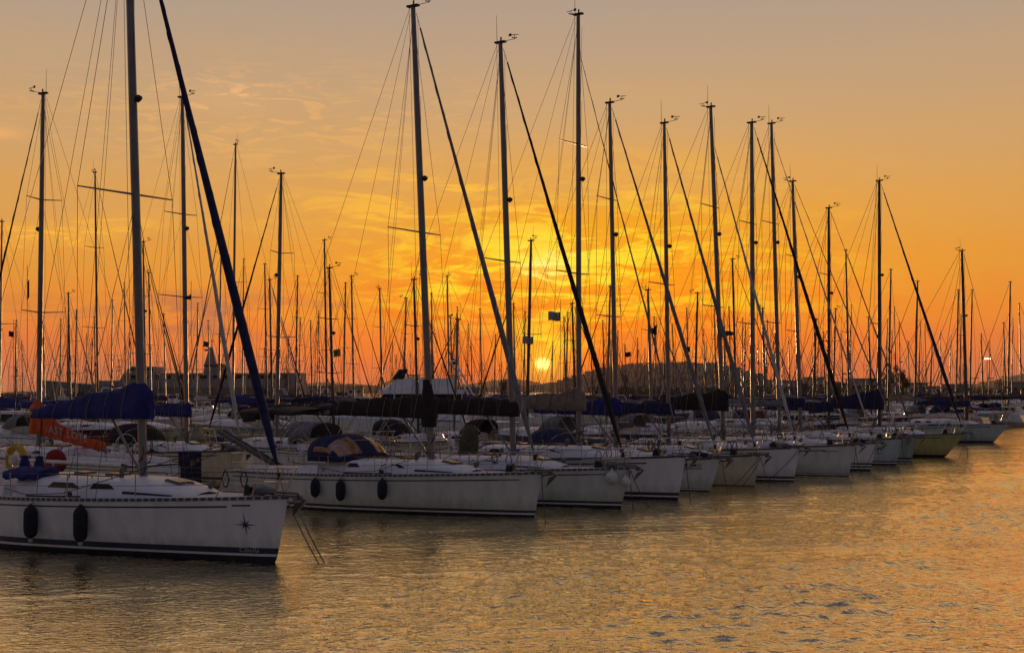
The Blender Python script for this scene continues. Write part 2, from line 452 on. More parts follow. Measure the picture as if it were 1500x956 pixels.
    if lod < 3:
        sp = fa.lerp(st, 0)
        lowp = Vector((-L / 2 + .1, 0, h.zs(1) + .1)); jn = st.lerp(lowp, .78)
        mb = MB(); mb.tube([st, jn], wr, 4)
        for sd in (-1, 1): mb.tube([jn, h.sheer(L - .1, sd, .3)], wr, 4)
        mb.build("backstay", WIRE, root)
    # shrouds
    def shroud(pts): 
        m_ = MB(); m_.tube(pts, wr, 4, caps=False); return m_
    if lod < 2:
        for sd in (-1, 1):
            pts = [mast_pt(P.get("cap", .98))] + [t for _, t in sorted(tips[sd], key=lambda e: -e[0])] + [cp[sd]]
            shroud(pts).build("shroud", WIRE, root)
            k0 = min(k for k, _ in sprs)
            shroud([mast_pt(k0 - .01), h.sheer(cp_u - .5, sd, .12)]).build("shroud", WIRE, root)
            shroud([mast_pt(k0 - .01), h.sheer(cp_u + .45, sd, .12)]).build("shroud", WIRE, root)
            if len(sprs) > 1: shroud([mast_pt(sorted(k for k, _ in sprs)[1]), sorted(tips[sd])[0][1]]).build("shroud", WIRE, root)
        m_ = MB()
        for q_, (dx, k1, u2, y2) in enumerate(((mr + .05, .97, d + .3, .12), (mr + .04, .8, d + .2, -.15), (-mr - .04, 1.0, d + .5, .1))):
            m_.tube([mast_pt(k1, dx), Vector((X(u2), y2, mz + .1))], wr * .8, 3, caps=False)
        m_.build("halyard", ROPED, mast)
        for sd in (-1, 1):
            m_ = MB(); m_.tube([mast_pt(.97, -.05), Vector((X(d + 2.2), sd * .1, mz + 1.15))], wr * .7, 3, caps=False); m_.build("lazy_jack", ROPED, mast)
    else:
        mb = MB()
        for sd in (-1, 1):
            mb.tube([mast_pt(.98)] + [t for _, t in sorted(tips[sd], key=lambda e: -e[0])] + [cp[sd]], wr, 3, caps=False)
            mb.tube([mast_pt(.54), h.sheer(cp_u - .5, sd, .12)], wr, 3, caps=False)
        if P.get("seed", 0) % 2: mb.tube([mast_pt(.75, .1), Vector((X(1.8), 0, h.deckz(1.8)))], wr, 3, caps=False)
        mb.build("rigging", WIRE, root)
    # boom with its cover
    Lb = P.get("Lb", .36 * L); bz = P.get("bz", mz + 1.15); bt = P.get("btilt", .02)
    boom0 = Vector((X(d) - mr - rk * (bz - mz) / (Hm - mz), 0, bz))
    mb = MB(); mb.tube([boom0, boom0 + Vector((-Lb, 0, bt * Lb))], .075, 8, flat=1.0); boom = mb.build("boom", mm, root)
    if P.get("cover"):
        hc, he = P.get("ch", (.6, .25))
        c = cover_mesh(Lb * .97, hc, he, P.get("front", .28), P.get("cw", .18), P.get("seed", 0), n=44 if lod < 2 else 9, ex=P.get("cexp", 1.15))
        for i, v in enumerate(c.v): c.v[i] = (v[0] + boom0.x + mr, v[1], v[2] + bz + bt * max(0, -v[0]) + (0 if v[0] > 0 else 0))
        co = c.build("sail_cover", CANV[P["cover"]], boom)
        if P.get("collar"):
            m_ = MB(); z0_, z1_ = bz - .35, bz + P["collar"]; secs = []
            for i in range(7):
                k = i / 6; zz = z0_ + (z1_ - z0_) * k; r_ = (.23 - .08 * k + .02 * math.sin(i * 2.1)) if i < 6 else .13
                xc = X(d) - rk * (zz - mz) / (Hm - mz)
                secs.append([(xc + 1.15 * r_ * math.cos(q) - .04, r_ * .85 * math.sin(q), zz) for q in [2 * PI * j / 12 for j in range(12)]])
            m_.loft(secs); m_.build("mast_collar", CANV["black"], co)
        if lod < 2:
            ws = P.get("cw", .18)
            for i in range(6):
                s_ = .1 + i * .155; xx = boom0.x + mr - s_ * Lb; zb_ = bz + bt * s_ * Lb - .1; hh_ = he + (hc - he) * (1 - s_) ** P.get("cexp", 1.15) + .02
                ww_ = ws * (1 - .45 * s_) + .022
                m_ = MB(); m_.tube([(xx + .02 * math.sin(j), ww_ * a_, zb_ + hh_ * b_) for j, (a_, b_) in enumerate(((0, -.02), (.9, .02), (1.05, .2), (.95, .45), (.7, .7), (.4, .92), (0, 1.02), (-.4, .92), (-.7, .7), (-.95, .45), (-1.05, .2), (-.9, .02), (0, -.02)))], .009, 4)
                m_.build("sail_tie", ROPE if P["cover"] in ("black", "brown", "blue") else ROPED, co)
    if lod < 2:
        mb = MB(); mb.tube([(X(d) - mr, 0, mz + .15), boom0 + Vector((-.95, 0, -.07))], .035, 6); mb.build("boom_vang", mm, root)
        mb = MB(); e = boom0 + Vector((-Lb * .85, 0, bt * Lb - .07))
        for k in (-1, 0, 1): mb.tube([e, (X(min(L - 1, ub + .5)), k * .12, rf.top(ub).z + .02)], .008, 3)
        mb.build("mainsheet", ROPED, root)
        mb = MB(); mb.tube([mast_pt(.985, -mr), boom0 + Vector((-Lb, 0, bt * Lb))], wr * .8, 3); mb.build("topping_lift", ROPED, root)
        # coils and winches round the mast foot
        mb = MB(); r2 = random.Random(P.get("seed", 1))
        for k in range(5):
            a = r2.uniform(0, 6.3); c = Vector((X(d) + .16 * math.cos(a), .16 * math.sin(a), mz + r2.uniform(.4, 1.0)))
            mb.tube([c + Vector((.06 * math.cos(q), .06 * math.sin(q), -.02 * q * 2 + r2.uniform(-.02, .02) - .2 * abs(math.sin(q / 2)))) for q in (0, 1, 2, 3, 4, 5, 6)], .014, 4)
        mb.build("rope_coil", ROPED, mast)
    # pulpit, pushpit, stanchions, lifelines
    pr = .016 if lod < 2 else .02
    def rail(u, sd, z, inset=.08): return h.sheer(u, sd, inset, z)
    mb = MB()
    fwd = Vector((X(-.18), 0, h.zs(0) + .66))
    for sd in (-1, 1):
        mb.tube([rail(1.55, sd, 0), rail(1.25, sd, .62), rail(.7, sd, .66), fwd + Vector((-.12, sd * .22, 0)), fwd + Vector((0, sd * .1, -.01))], pr, 6)
        mb.tube([rail(.75, sd, 0), rail(.6, sd, .66)], pr, 6)
        if lod < 2: mb.tube([rail(1.38, sd, .32), rail(.68, sd, .33), Vector((X(.15), sd * .16, h.zs(0) + .33))], pr * .8, 5); mb.tube([rail(.3, sd, 0), fwd + Vector((-.12, sd * .22, 0))], pr, 6)
    mb.build("pulpit", STEEL, root)
    if lod < 3:
        mb = MB()
        pts = []
        for sd in (-1, 1): pts.append([rail(L - 1.6, sd, 0), rail(L - 1.5, sd, .62), rail(L - .35, sd, .62), Vector((X(L - .05), sd * .25, h.zs(1) + .62))])
        for p in pts: mb.tube(p, pr, 6); mb.tube([p[2], p[2] - Vector((0, 0, .62))], pr, 6)
        if lod < 2:
            for sd in (-1, 1): mb.tube([rail(L - 1.5, sd, .32), rail(L - .35, sd, .32)], pr * .8, 5)
        mb.build("pushpit", STEEL, root)
    if lod < 2:
        us = [u for u in [1.55 + i * (L - 3.1) / 5 for i in range(1, 5)]]
        for sd in (-1, 1):
            for u in us:
                m_ = MB(); m_.tube([rail(u, sd, 0, .07), rail(u, sd, .62, .07)], .014, 6); m_.lathe([(.035, 0), (.03, .05), (.014, .07)], rail(u, sd, 0, .07), 6); m_.build("stanchion", STEEL, root)
            for z in (.6, .32):
                m_ = MB(); m_.tube([rail(1.3, sd, z)] + [rail(u, sd, z, .07) for u in us] + [rail(L - 1.5, sd, z)], .006, 4, caps=False); m_.build("lifeline", WIRE, root)
    elif lod == 2:
        mb = MB()
        for sd in (-1,):
            pts = [rail(u, sd, .6) for u in (1.3, L * .3, L * .5, L * .7, L - 1.5)]
            mb.tube(pts, .012, 3, caps=False)
            for p in pts[1:4]: mb.tube([p, p - Vector((0, 0, .6))], .015, 3)
        mb.build("lifeline", WIRE, root)
    # anchor on the bow roller
    if lod < 2:
        z = h.zs(0)
        mb = MB()
        mb.box((X(-.05), 0, z + .03), (.6, .16, .05)); mb.box((X(-.3), 0, z + .0), (.1, .16, .12))
        mb.build("bow_roller", GALV, root)
        mb = MB()
        mb.tube([(X(.55), 0, z + .1), (X(-.25), 0, z + .1), (X(-.5), 0, z - .06)], .03, 6)
        tipv = Vector((X(-.12), 0, z - .42))
        for sd in (-1, 1):
            mb.add([(X(-.5), 0, z - .02), (X(-.36), sd * .2, z - .12), tipv, (X(-.42), 0, z - .14)], [(0, 1, 2), (3, 2, 1), (0, 3, 1), (0, 2, 3)])
        mb.build("anchor", GALV, root)
        mb = MB(); mb.box((X(1.15), 0, h.deckz(1.1) + .1), (.28, .2, .2), top=.8); mb.lathe([(.09, -.12), (.05, -.09), (.05, .09), (.09, .12)], (X(1.15), .0, h.deckz(1.1) + .17), 10, axis='y'); mb.build("windlass", DARKM, root)
    if lod < 2:
        # foredeck and roof hatches
        for (u, sz) in ((ua + .95, .5), (d + .9, .45), (ub - 1.2, .4)):
            p = rf.top(u, 0, .0) if u > ua + .3 else Vector((X(u), 0, h.deckz(u) + .05))
            a = rf.top(u - sz / 2); b = rf.top(u + sz / 2); sl = math.atan2(a.z - b.z, sz)
            m_ = MB(); m_.box(p + Vector((0, 0, .015)), (sz, sz, .05), ry=-sl * 1.0, top=.94); hh = m_.build("hatch", GALV, root)
            m_ = MB(); m_.box(p + Vector((0, 0, .045)), (sz * .86, sz * .86, .02), ry=-sl * 1.0); m_.build("hatch_glass", GLASS, hh)
        for sd in (-1, 1):
            m_ = MB(); kk = [rf.top(u, sd * rf.hw(.7) * .72) for u in (ua + .42 * (ub - ua), ua + .55 * (ub - ua), ua + .7 * (ub - ua), ub - .35)]
            m_.tube([k + Vector((0, 0, .07)) for k in kk], .016, 5)
            for k in kk: m_.tube([k, k + Vector((0, 0, .07))], .018, 4)
            m_.build("grab_rail", TEAK, cr)
            m_ = MB(); aa = [h.sheer(u, sd, .42, .05) for u in (d + .6, d + 1.4, d + 2.4)]
            m_.tube(aa, .02, 4); m_.box(aa[0] + Vector((-.4, 0, .05)), (.14, .06, .09)); m_.build("genoa_track", DARKM, root)
            # coaming and winch
            m_ = MB(); secs = []
            for i in range(6):
                u = ub + (L - .9 - ub) * i / 5; y = min(h.bd(u / L) * .72, B * .36); z = h.deckz(u); hh_ = .27 * (1 - .35 * i / 5)
                secs.append([Vector((X(u), sd * (y + .14), z - .02)), Vector((X(u), sd * (y + .08), z + hh_)), Vector((X(u), sd * (y - .1), z + hh_)), Vector((X(u), sd * (y - .16), z - .02))])
            m_.loft(secs, smooth=False); m_.build("coaming", ROOF, root)
            u = ub + 1.2; y = min(h.bd(u / L) * .72, B * .36)
            m_ = MB(); m_.lathe([(.08, 0), (.07, .03), (.055, .07), (.06, .13), (.075, .15), (.03, .17)], (X(u), sd * y, h.deckz(u) + .24), 10); m_.build("winch", STEEL, root)
        r3 = random.Random(P.get("seed", 1) * 7)
        for sd in (-1, 1):
            c0_ = Vector((X(1.6), 0, h.deckz(1.6) + 1.25)) if P.get("furl") else Vector((X(d), 0, mz + .6))
            m_ = MB(); m_.tube([c0_, h.sheer(d + 1.2, sd, .45, .12), h.sheer(d + 2.4, sd, .4, .08), Vector((X(ub + 1.2), sd * B * .34, h.deckz(ub + 1.2) + .33))], .010, 4, caps=False); m_.build("genoa_sheet", ROPED, root)
            m_ = MB(); c_ = h.sheer(.75, sd, .16, .02); m_.box(c_ + Vector((0, 0, .05)), (.24, .03, .03)); m_.box(c_ + Vector((0, 0, .02)), (.08, .04, .05)); m_.build("cleat", STEEL, root)
        for k in range(4):
            u = r3.choice([.9, 1.1, 1.3, ub + .6, ub + 1.4, L - 1.6]); sd = r3.choice([-1, 1]); c_ = rail(u, sd, .45 + r3.uniform(-.08, .08), .03)
            m_ = MB(); m_.tube([c_ + Vector((.02 * math.sin(q * 5), -.03 * sd, 0)) + Vector((.1 * math.sin(q), 0, .17 * math.cos(q))) for q in [i * .6 for i in range(26)]], .016, 4); m_.build("rope_coil", r3.choice([ROPED, ROPE]), root)
        for u, y_ in ((ua + .35, .4), (d + .25, -.45)):
            m_ = MB(); p_ = Vector((X(u), y_, h.deckz(u) + .05)) if u < ua + .5 else rf.top(u, y_)
            m_.lathe([(.06, 0), (.05, .12), (.06, .17)], p_, 8); m_.lathe([(.05, -.04), (.09, .08)], p_ + Vector((.02, 0, .2)), 8, axis='x'); m_.build("cowl_vent", GALV, root)
        m_ = MB(); secs = []; cx_ = X(.95)
        for i in range(9):
            k = i / 8; rr_ = .16 * math.sin(PI * min(.97, max(.05, k))) ** .5; secs.append([(cx_ - .45 + .9 * k, rr_ * 1.2 * math.cos(q) + .1, h.deckz(1) + .12 + rr_ * .7 * math.sin(q) + .02 * math.sin(q * 3 + i)) for q in [2 * PI * j / 9 for j in range(9)]])
        if P.get("seed", 0) % 2: m_.loft(secs); m_.build("sail_bag", CANV[r3.choice(["grey", "navy", "olive"])], root)
        # steering wheel on its pedestal
        u = L - 2.3; m_ = MB(); m_.box((X(u), 0, h.deckz(u) + .15), (.22, .22, 1.0), top=.7); ped = m_.build("steering_pedestal", ROOF, root)
        m_ = MB(); c = Vector((X(u + .17), 0, h.deckz(u) + .55)); m_.tube([c + Vector((0, .5 * math.cos(a * PI / 12), .5 * math.sin(a * PI / 12))) for a in range(25)], .016, 5, caps=False)
        for a in range(5): m_.tube([c, c + Vector((0, .5 * math.cos(a * 1.257), .5 * math.sin(a * 1.257)))], .009, 4)
        m_.build("steering_wheel", STEEL, root)
    # sprayhood
    if P.get("hood"):
        hc = P["hood"]; x0 = ub - 1.15; secs = []
        w = rf.hw(.9) * 1.12; n = 16 if lod < 2 else 8
        prof = [(0, .02), (.16, .26), (.34, .48), (.55, .66), (.8, .78), (1.1, .84), (1.45, .83), (1.75, .78)]
        base = rf.top(x0, w * .9).z
        for (du, hh) in prof:
            sec = []
            for k in range(n + 1):
                a = PI * k / n; ca = math.cos(a)
                yy = w * math.copysign(abs(ca) ** .75, ca); zz = hh * (max(0.0, math.sin(a)) ** .6)
                sec.append(Vector((X(x0 + du) - .35 * abs(ca) ** 2 * (1 - du / 1.75), yy, base - .04 + zz)))
            secs.append(sec)
        m_ = MB()
        win = (lambda i, k: 1 if P.get('panes') and ((i in (1, 2, 3) and (2 <= k <= n // 2 - 2 or n // 2 + 1 <= k <= n - 3)) or (i in (3, 4, 5) and k in (1, n - 2))) else 0) if lod < 2 else None
        m_.loft(secs, closed=False, caps=False, mfun=win)
        ho = m_.build("sprayhood", [CANV[hc], VINYL], root)
        so = ho.modifiers.new("thickness", 'SOLIDIFY'); so.thickness = .012
        if lod < 2:
            m_ = MB(); m_.tube(secs[5], .014, 4); m_.tube([v + Vector((0, 0, .01)) for v in secs[3]], .012, 4); m_.build("hood_frame", STEEL, ho)
    if P.get("bimini"):
        ua2, ub2 = ub + .9, L - .5; w = B * .34; zt = h.deckz(L - 1) + 1.95
        m_ = MB(); secs = []
        for i in range(7):
            u = ua2 + (ub2 - ua2) * i / 6; s_ = -.05 * math.sin(PI * (i % 3) / 3) - .1 * abs(i / 6 - .5)
            secs.append([Vector((X(u), w * math.cos(PI * k / 8), zt + s_ + .2 * math.sin(PI * k / 8) ** .7)) for k in range(9)])
        m_.loft(secs, closed=False, caps=False); bo = m_.build("bimini", CANV[P["bimini"]], root)
        so = bo.modifiers.new("thickness", 'SOLIDIFY'); so.thickness = .015
        for u in (ua2 + .1, ub2 - .1):
            for sd in (-1, 1):
                m_ = MB(); m_.tube([(X(u), sd * w, zt - .02), (X((ua2 + ub2) / 2), sd * w * 1.05, h.deckz(L - 1.5) + .2)], .014, 4)
                m_.build("bimini_frame", STEEL, bo)
    if P.get("radar"):
        k = P["radar"]; p = mast_pt(k, mr + .28)
        m_ = MB(); m_.lathe([(.1, -.09), (.24, -.06), (.25, .06), (.1, .12)], p, 10); m_.box(p + Vector((-.2, 0, -.1)), (.35, .1, .04)); m_.build("radar_dome", DARKM, mast)
    P["h"] = h; P["root"] = root; P["rf"] = rf; P["X"] = X
    P["mast_pt"] = mast_pt
    return root

def world_pt(P, v):
    c, s = math.cos(P["rz"]), math.sin(P["rz"]); v = Vector(v)
    return Vector((P["x"] + v.x * c - v.y * s, P["y"] + v.x * s + v.y * c, v.z))

def solve_front(px, py, bowx, mbase, mtop, L, fb, th=34.0, rake=.35, z=None):
    """from the photographed bow and mast positions to metres"""
    zb = z or FOC * CAM_H / (py - HY); xb = (px - CX) * zb / FOC
    a = R(th); hx, hz = math.cos(a), -math.sin(a)
    xd, zd = xb + rake * hx, zb + rake * hz            # stem at the deck
    k = (mbase - CX) / FOC
    d = (xd - k * zd) / (hx - k * hz)
    xm, zm = xd - d * hx, zd - d * hz
    Hm = CAM_H + (HY - mtop[1]) * zm / FOC
    k2 = (mtop[0] - CX) / FOC
    rk = (xm - k2 * zm) / (hx - k2 * hz)
    return dict(x=xd - L / 2 * hx, y=zd - L / 2 * hz, rz=-a, d=d, Hm=Hm, mrake=rk, L=L, fb=fb, rake=rake)

G1 = "sailboats moored side by side along the open water"
FRONT = []
def front(**k):
    s = solve_front(k.pop("px"), k.pop("py"), 0, k.pop("mb"), k.pop("mt"), k["L"], k["fb"], k.pop("th", 34), k.get("rake", .35), k.pop("z", None))
    s.update(k); s["seed"] = len(FRONT) + 1; s["group"] = G1
    sailboat(s); FRONT.append(s); return s

B1 = front(px=405, py=822, mb=210, mt=(185, -200), L=12.6, B=3.9, fb=1.44, rake=.36, lod=0, hull="white", boot="navy", bands=[(.11, 1), (.165, 3), (.30, 2)],
    spr=[(.462, 1.45)], furl="navy", fr=.10, mr=.125, cover="blue", ch=(.95, .28), front=.36, cw=.24, Lb=4.3, btilt=-.005, bz=3.2, wr=.009, roofh=.42, wins=[(.36, .5), (.56, .78)],
    label="white sloop with compass star on its bow and bulky blue sail cover")
B2 = front(px=783, py=757, mb=632, mt=(605, 5), L=12.0, B=3.8, fb=1.33, rake=.28, lod=0, hull="grey", boot="black", bands=[(.07, 1), (.12, 3), (.2, 2)],
    spr=[(.5, 1.35)], furl="grey", furl2="white", fr=.085, mr=.12, cover="brown", ch=(.8, .42), front=.28, collar=1.15, Lb=4.3, cw=.2, bz=3.0, hood="navy", panes=True, bimini="black", wr=.008, wins=[(.38, .56), (.72, .82)],
    label="white sloop with three black fenders and arched navy sprayhood with amber windows")
B3 = front(px=910, py=743, mb=752, mt=(733, 60), L=12.2, B=3.8, fb=1.28, rake=.32, lod=0, hull="grey", boot="black", bands=[(.07, 1), (.12, 3), (.2, 2)],
    spr=[(.47, 1.2)], furl="brown", fr=.085, mr=.115, cover="brown", ch=(.62, .5), Lb=4.3, bz=3.0, cw=.2, wr=.008, z=44.4, bimini="navy",
    label="white sloop with a white ball fender at its bow and brown furled sail")
B4 = front(th=35.5, px=993, py=732, mb=848, mt=(847, 22), L=12.6, B=3.85, fb=1.52, rake=.32, lod=1, hull="white", boot="black", bands=[(.1, 1), (.15, 3), (.26, 2)],
    spr=[(.40, 1.1), (.70, .95)], ff=.9, furl="grey", fr=.03, mr=.11, cover="tan", ch=(.85, .3), Lb=4.4, bz=3.15, wr=.008, z=47.5,
    label="high sided white sloop with tan sail cover and two pairs of spreaders")
B5 = front(th=32.2, px=1040, py=718, mb=903, mt=(893, 150), L=11.2, B=3.6, fb=1.25, rake=.45, lod=1, hull="grey", boot="black", bands=[(.04, 1), (.08, 3), (.1, 2)],
    spr=[(.38, 1.05), (.72, .85)], furl="grey", fr=.08, mr=.1, cover="blue", ch=(.75, .3), Lb=3.9, bz=2.9, wr=.009, z=51.7, hood="navy",
    label="white sloop with dark lettering at its bow, anchor overhanging the water")
B6 = front(th=36, px=1105, py=712, mb=980, mt=(973, 180), L=10.6, B=3.2, fb=1.22, rake=.25, lod=1, hull="cream", boot="black", bands=[(.03, 1), (.06, 0), (.08, 0)],
    spr=[(.5, 1.05)], furl="grey", fr=.085, mr=.1, cover="navy", ch=(.5, .38), Lb=3.9, bz=2.9, wr=.009, z=54.4,
    label="small cream hulled sloop without stripes, its anchor jutting from the bow")
B7 = front(th=33, px=1163, py=706, mb=1060, mt=(1041, 155), L=11.4, B=3.6, fb=1.4, rake=.25, lod=1, hull="white", boot="black", bands=[(.05, 1), (.1, 3), (.2, 2)],
    spr=[(.4, 1.1), (.7, .9)], ff=.88, furl="white", fr=.07, mr=.11, cover="black", ch=(1.0, .35), Lb=4.0, bz=3.0, wr=.009, z=57.4, radar=.32,
    label="white sloop with tall black sail cover and big grey anchor at the bow")
B8 = front(px=1243, py=697, mb=1103, mt=(1101, 180), L=12.0, B=3.8, fb=1.38, rake=.3, lod=1, hull="grey", boot="black", bands=[(.04, 1), (.08, 3), (.11, 2)],
    spr=[(.36, 1.15), (.68, .95)], furl="black", fr=.09, mr=.12, cover=None, Lb=4.2, bz=3.1, wr=.009, z=60.8,
    label="grey white sloop with a bare boom and black furled headsail")
B9 = front(th=35.5, px=1275, py=688, mb=1142, mt=(1130, 180), L=11.6, B=3.6, fb=1.3, rake=.3, lod=1, hull="white", boot="black", bands=[(.08, 1), (.14, 3), (.22, 2), (.28, 3), (.36, 2)],
    spr=[(.36, 1.1), (.68, .95)], ff=.95, furl="white", fr=.04, mr=.11, cover="grey", ch=(.35, .25), Lb=4.1, bz=3.1, wr=.010, z=65.0,
    label="white sloop with double dark bands above the waterline and a grey cover")
B10 = front(th=32.5, px=1313, py=680, mb=1173, mt=(1161, 265), L=11.8, B=3.7, fb=1.35, rake=.3, lod=1, hull="blue", boot="black", bands=[(.08, 1), (.13, 3), (.2, 2)],
    spr=[(.4, 1.1), (.7, .9)], furl="grey", fr=.035, mr=.11, cover="navy", ch=(.6, .3), Lb=4.2, bz=3.0, wr=.010, z=69.8,
    label="pale blue sloop with a small swirl emblem drawn near its bow")
B11 = front(px=1335, py=675, mb=1214, mt=(1214, 305), L=11.0, B=3.4, fb=1.3, rake=.3, lod=1, hull="sage", boot="black",
    spr=[(.4, 1.0), (.7, .85)], furl="grey", fr=.035, mr=.1, mast="dark", cover="navy", ch=(.6, .3), Lb=3.8, wr=.011, z=73.8,
    label="dull green sloop squeezed between the pale blue and the yellow hull")
B12 = front(px=1385, py=670, mb=1288, mt=(1288, 265), L=11.5, B=3.5, fb=1.35, rake=1.15, lod=1, hull="yellow", boot="black", bands=[(.05, 1), (.1, 1), (.12, 1)],
    spr=[(.42, 1.1), (.99, .3)], furl="navy", fr=.095, mr=.115, mast="dark", cover="navy", ch=(1.35, .4), Lb=4.0, wr=.011, z=78.5, bimini="grey",
    label="yellow hulled sloop with long overhanging bow, red emblem and grey awning")
B13 = front(px=1455, py=648, mb=1416, mt=(1409, 367), L=11.0, B=3.4, fb=1.4, rake=1.2, lod=1, hull="blue", boot="black", bands=[(.05, 1), (.1, 1), (.12, 1)],
    spr=[(.5, 1.1)], furl=None, mr=.13, mast="dark", cover="navy", ch=(.5, .3), Lb=3.8, wr=.014, z=100,
    label="lone pale blue sloop at the far end of the moored row")

# marks on the hulls
def hull_decal(P, name, vs, fs, u, z, m, side=-1, mirror=True):
    mb = MB(); out = []
    for v in vs:
        uu = u - v[0] * (1 if side < 0 else -1)
        out.append(P["h"].at(uu, z + v[1], side, .006))
    mb.add(out, fs if side < 0 else [list(reversed(f)) for f in fs]); return mb.build(name, m, P["root"])
def star(n=8, R1=.27, R2=.045):
    vs = [(0, 0)]; 
    for k in range(16):
        a = PI / 8 * k + PI / 2
        r = (R1 if k % 4 == 0 else R1 * .55) if k % 2 == 0 else R2
        if k == 0: r = R1 * 1.1
        vs.append((r * math.cos(a), r * math.sin(a)))
    return vs, [(0, 1 + k, 1 + (k + 1) % 16) for k in range(16)]
vs, fs = star(); hull_decal(B1, "compass_star", vs, fs, .93, .82, LETD)
def seg(a, b, w):
    a = Vector(a); b = Vector(b); n = Vector((-(b - a).y, (b - a).x)).normalized() * w / 2
    k = 6; vs = []
    for i in range(k + 1): p = a.lerp(b, i / k); vs += [p + n, p - n]
    return vs, [(2 * i, 2 * i + 1, 2 * i + 3, 2 * i + 2) for i in range(k)]
vs, fs = seg((-.2, 0), (.2, .01), .035); hull_decal(B1, "bow_stripe", vs, fs, .95, 1.25, LETD)
vs, fs = text_mesh("Cibulla", .15, .25, 1.1); hull_decal(B1, "name_lettering", vs, fs, .95, .2, LETW)
vs, fs = seg((-.3, 0), (.3, .01), .03); hull_decal(B2, "bow_stripe", vs, fs, .9, 1.12, LETD)
vs, fs = seg((-.3, 0), (.3, .01), .03); hull_decal(B3, "bow_stripe", vs, fs, .95, 1.08, LETD)
vs, fs = text_mesh("SLLMO", .19, 0, 1.1); hull_decal(B5, "name_lettering", vs, fs, .95, .92, LETD)
vs, fs = seg((-.08, 0), (.08, 0), .16); hull_decal(B5, "bow_emblem", vs, fs, 1.42, .98, LETD)
vs, fs = seg((-.65, 0), (.3, .0), .035); hull_decal(B5, "bow_stripe", vs, fs, .95, .86, LETD)
vs, fs = seg((-.35, 0), (.25, .01), .03); hull_decal(B8, "bow_stripe", vs, fs, .9, 1.1, LETD)
def ring2(r, w, a0=0, a1=2 * PI, n=16, sx=1.0):
    vs = []
    for i in range(n + 1):
        a = a0 + (a1 - a0) * i / n
        vs += [(sx * (r + w / 2) * math.cos(a), (r + w / 2) * math.sin(a)), (sx * (r - w / 2) * math.cos(a), (r - w / 2) * math.sin(a))]
    return vs, [(2 * i, 2 * i + 1, 2 * i + 3, 2 * i + 2) for i in range(n)]
vs, fs = ring2(.14, .035, .4, 5.6, sx=1.8); hull_decal(B10, "bow_emblem", vs, fs, 1.1, .72, LETD)
vs, fs = seg((-.1, -.08), (.14, .16), .05); hull_decal(B10, "bow_emblem", vs, fs, 1.1, .78, LETD)
vs, fs = ring2(.24, .07, -2.2, 2.0); hull_decal(B12, "bow_emblem", vs, fs, 3.0, .9, LETR)
for (a, b) in (((-.95, 0), (-.55, .05)), ((-.5, .02), (-.1, .1)), ((-.1, .08), (.1, -.08)), ((-.6, -.05), (.12, -.16))):
    vs, fs = seg(a, b, .07); hull_decal(B12, "script_lettering", vs, fs, 3.1, .85, LETR)

# ------------------------------------------------------------------ loose gear on the front boats
def fender(P, u, kind, label, r=.15, ln=.75, drop=.28, group="dark fenders hung along the white hulls"):
    h = P["h"]; p = h.sheer(u, -1, 0, 0); zt = p.z - drop
    q = h.at(u, zt - ln * .4, -1, r * 1.02); w = world_pt(P, (q.x, q.y, 0))
    root = thing("fender", label, "fender", (w.x, w.y, zt - ln), P["rz"] + rnd.uniform(-.1, .1), group)
    mb = MB()
    if kind == "ball": mb.lathe([(.02, 0)] + [(r * math.sin(a), r - r * math.cos(a)) for a in (.4, .8, 1.2, 1.57, 2.0, 2.4, 2.8)] + [(.04, r * 2 + .04), (.03, r * 2 + .08)], n=16); ln = r * 2
    else: mb.lathe([(.03, 0), (.05, .05), (r * .8, .1), (r, .2), (r * 1.02, ln * .5), (r, ln - .15), (r * .8, ln - .06), (.05, ln), (.03, ln + .05)], n=14)
    mb.build("body", FENW if kind != "sock" else FENN, root)
    if kind == "sock":
        mb = MB(); mb.lathe([(.02, -.045), (.05, -.04), (.055, .04)], n=8); mb.build("end_cap", FENW, root)
    mb = MB(); top = Vector((0, 0, ln + .04)); e = Vector((0, .05 + r, drop + .6 + ln))
    mb.tube([top, Vector((0, r, ln + drop)), e], .012, 4); mb.build("rope", ROPE, root)
    return root
def u_px(P, px, y, z):
    """distance aft of the stem where a point at local (y or hull side, z) is seen at photo column px"""
    best = None
    for i in range(400):
        u = i * P["L"] / 400
        yy = P["h"].at(u, z, -1, .12).y if y is None else y
        w_ = world_pt(P, (P["X"](u), yy, z)); e = abs(CX + w_.x * FOC / w_.y - px)
        if best is None or e < best[0]: best = (e, u)
    return best[1]
fender(B1, u_px(B1, 43, None, 1.0), "sock", "long black fender with pale patch, nearer the stern of the star-marked hull", .16, .8, .15)
fender(B1, u_px(B1, 115, None, 1.0), "sock", "long black fender hung below the window of the star-marked hull", .16, .85, .15)
fender(B2, u_px(B2, 462, None, .9), "sock", "black fender nearest the stern of the sloop with amber windows", .15, .62, .12)
fender(B2, u_px(B2, 498, None, .9), "sock", "black fender under the small porthole of the sloop with amber windows", .15, .68, .15)
fender(B2, u_px(B2, 559, None, .9), "sock", "black fender beside the boarding gate of the sloop with amber windows", .15, .66, .12)
fender(B3, .5, "ball", "big white ball fender at the bow of the brown-furled sloop", .22, .4, .1, "white ball fenders")
fender(B3, .05, "ball", "smaller white ball fender half hidden behind the big one", .17, .34, .25, "white ball fenders")
fender(B12, 3.3, "cyl", "little yellowish fender touching the water under the red emblem", .14, .5, .95, None)

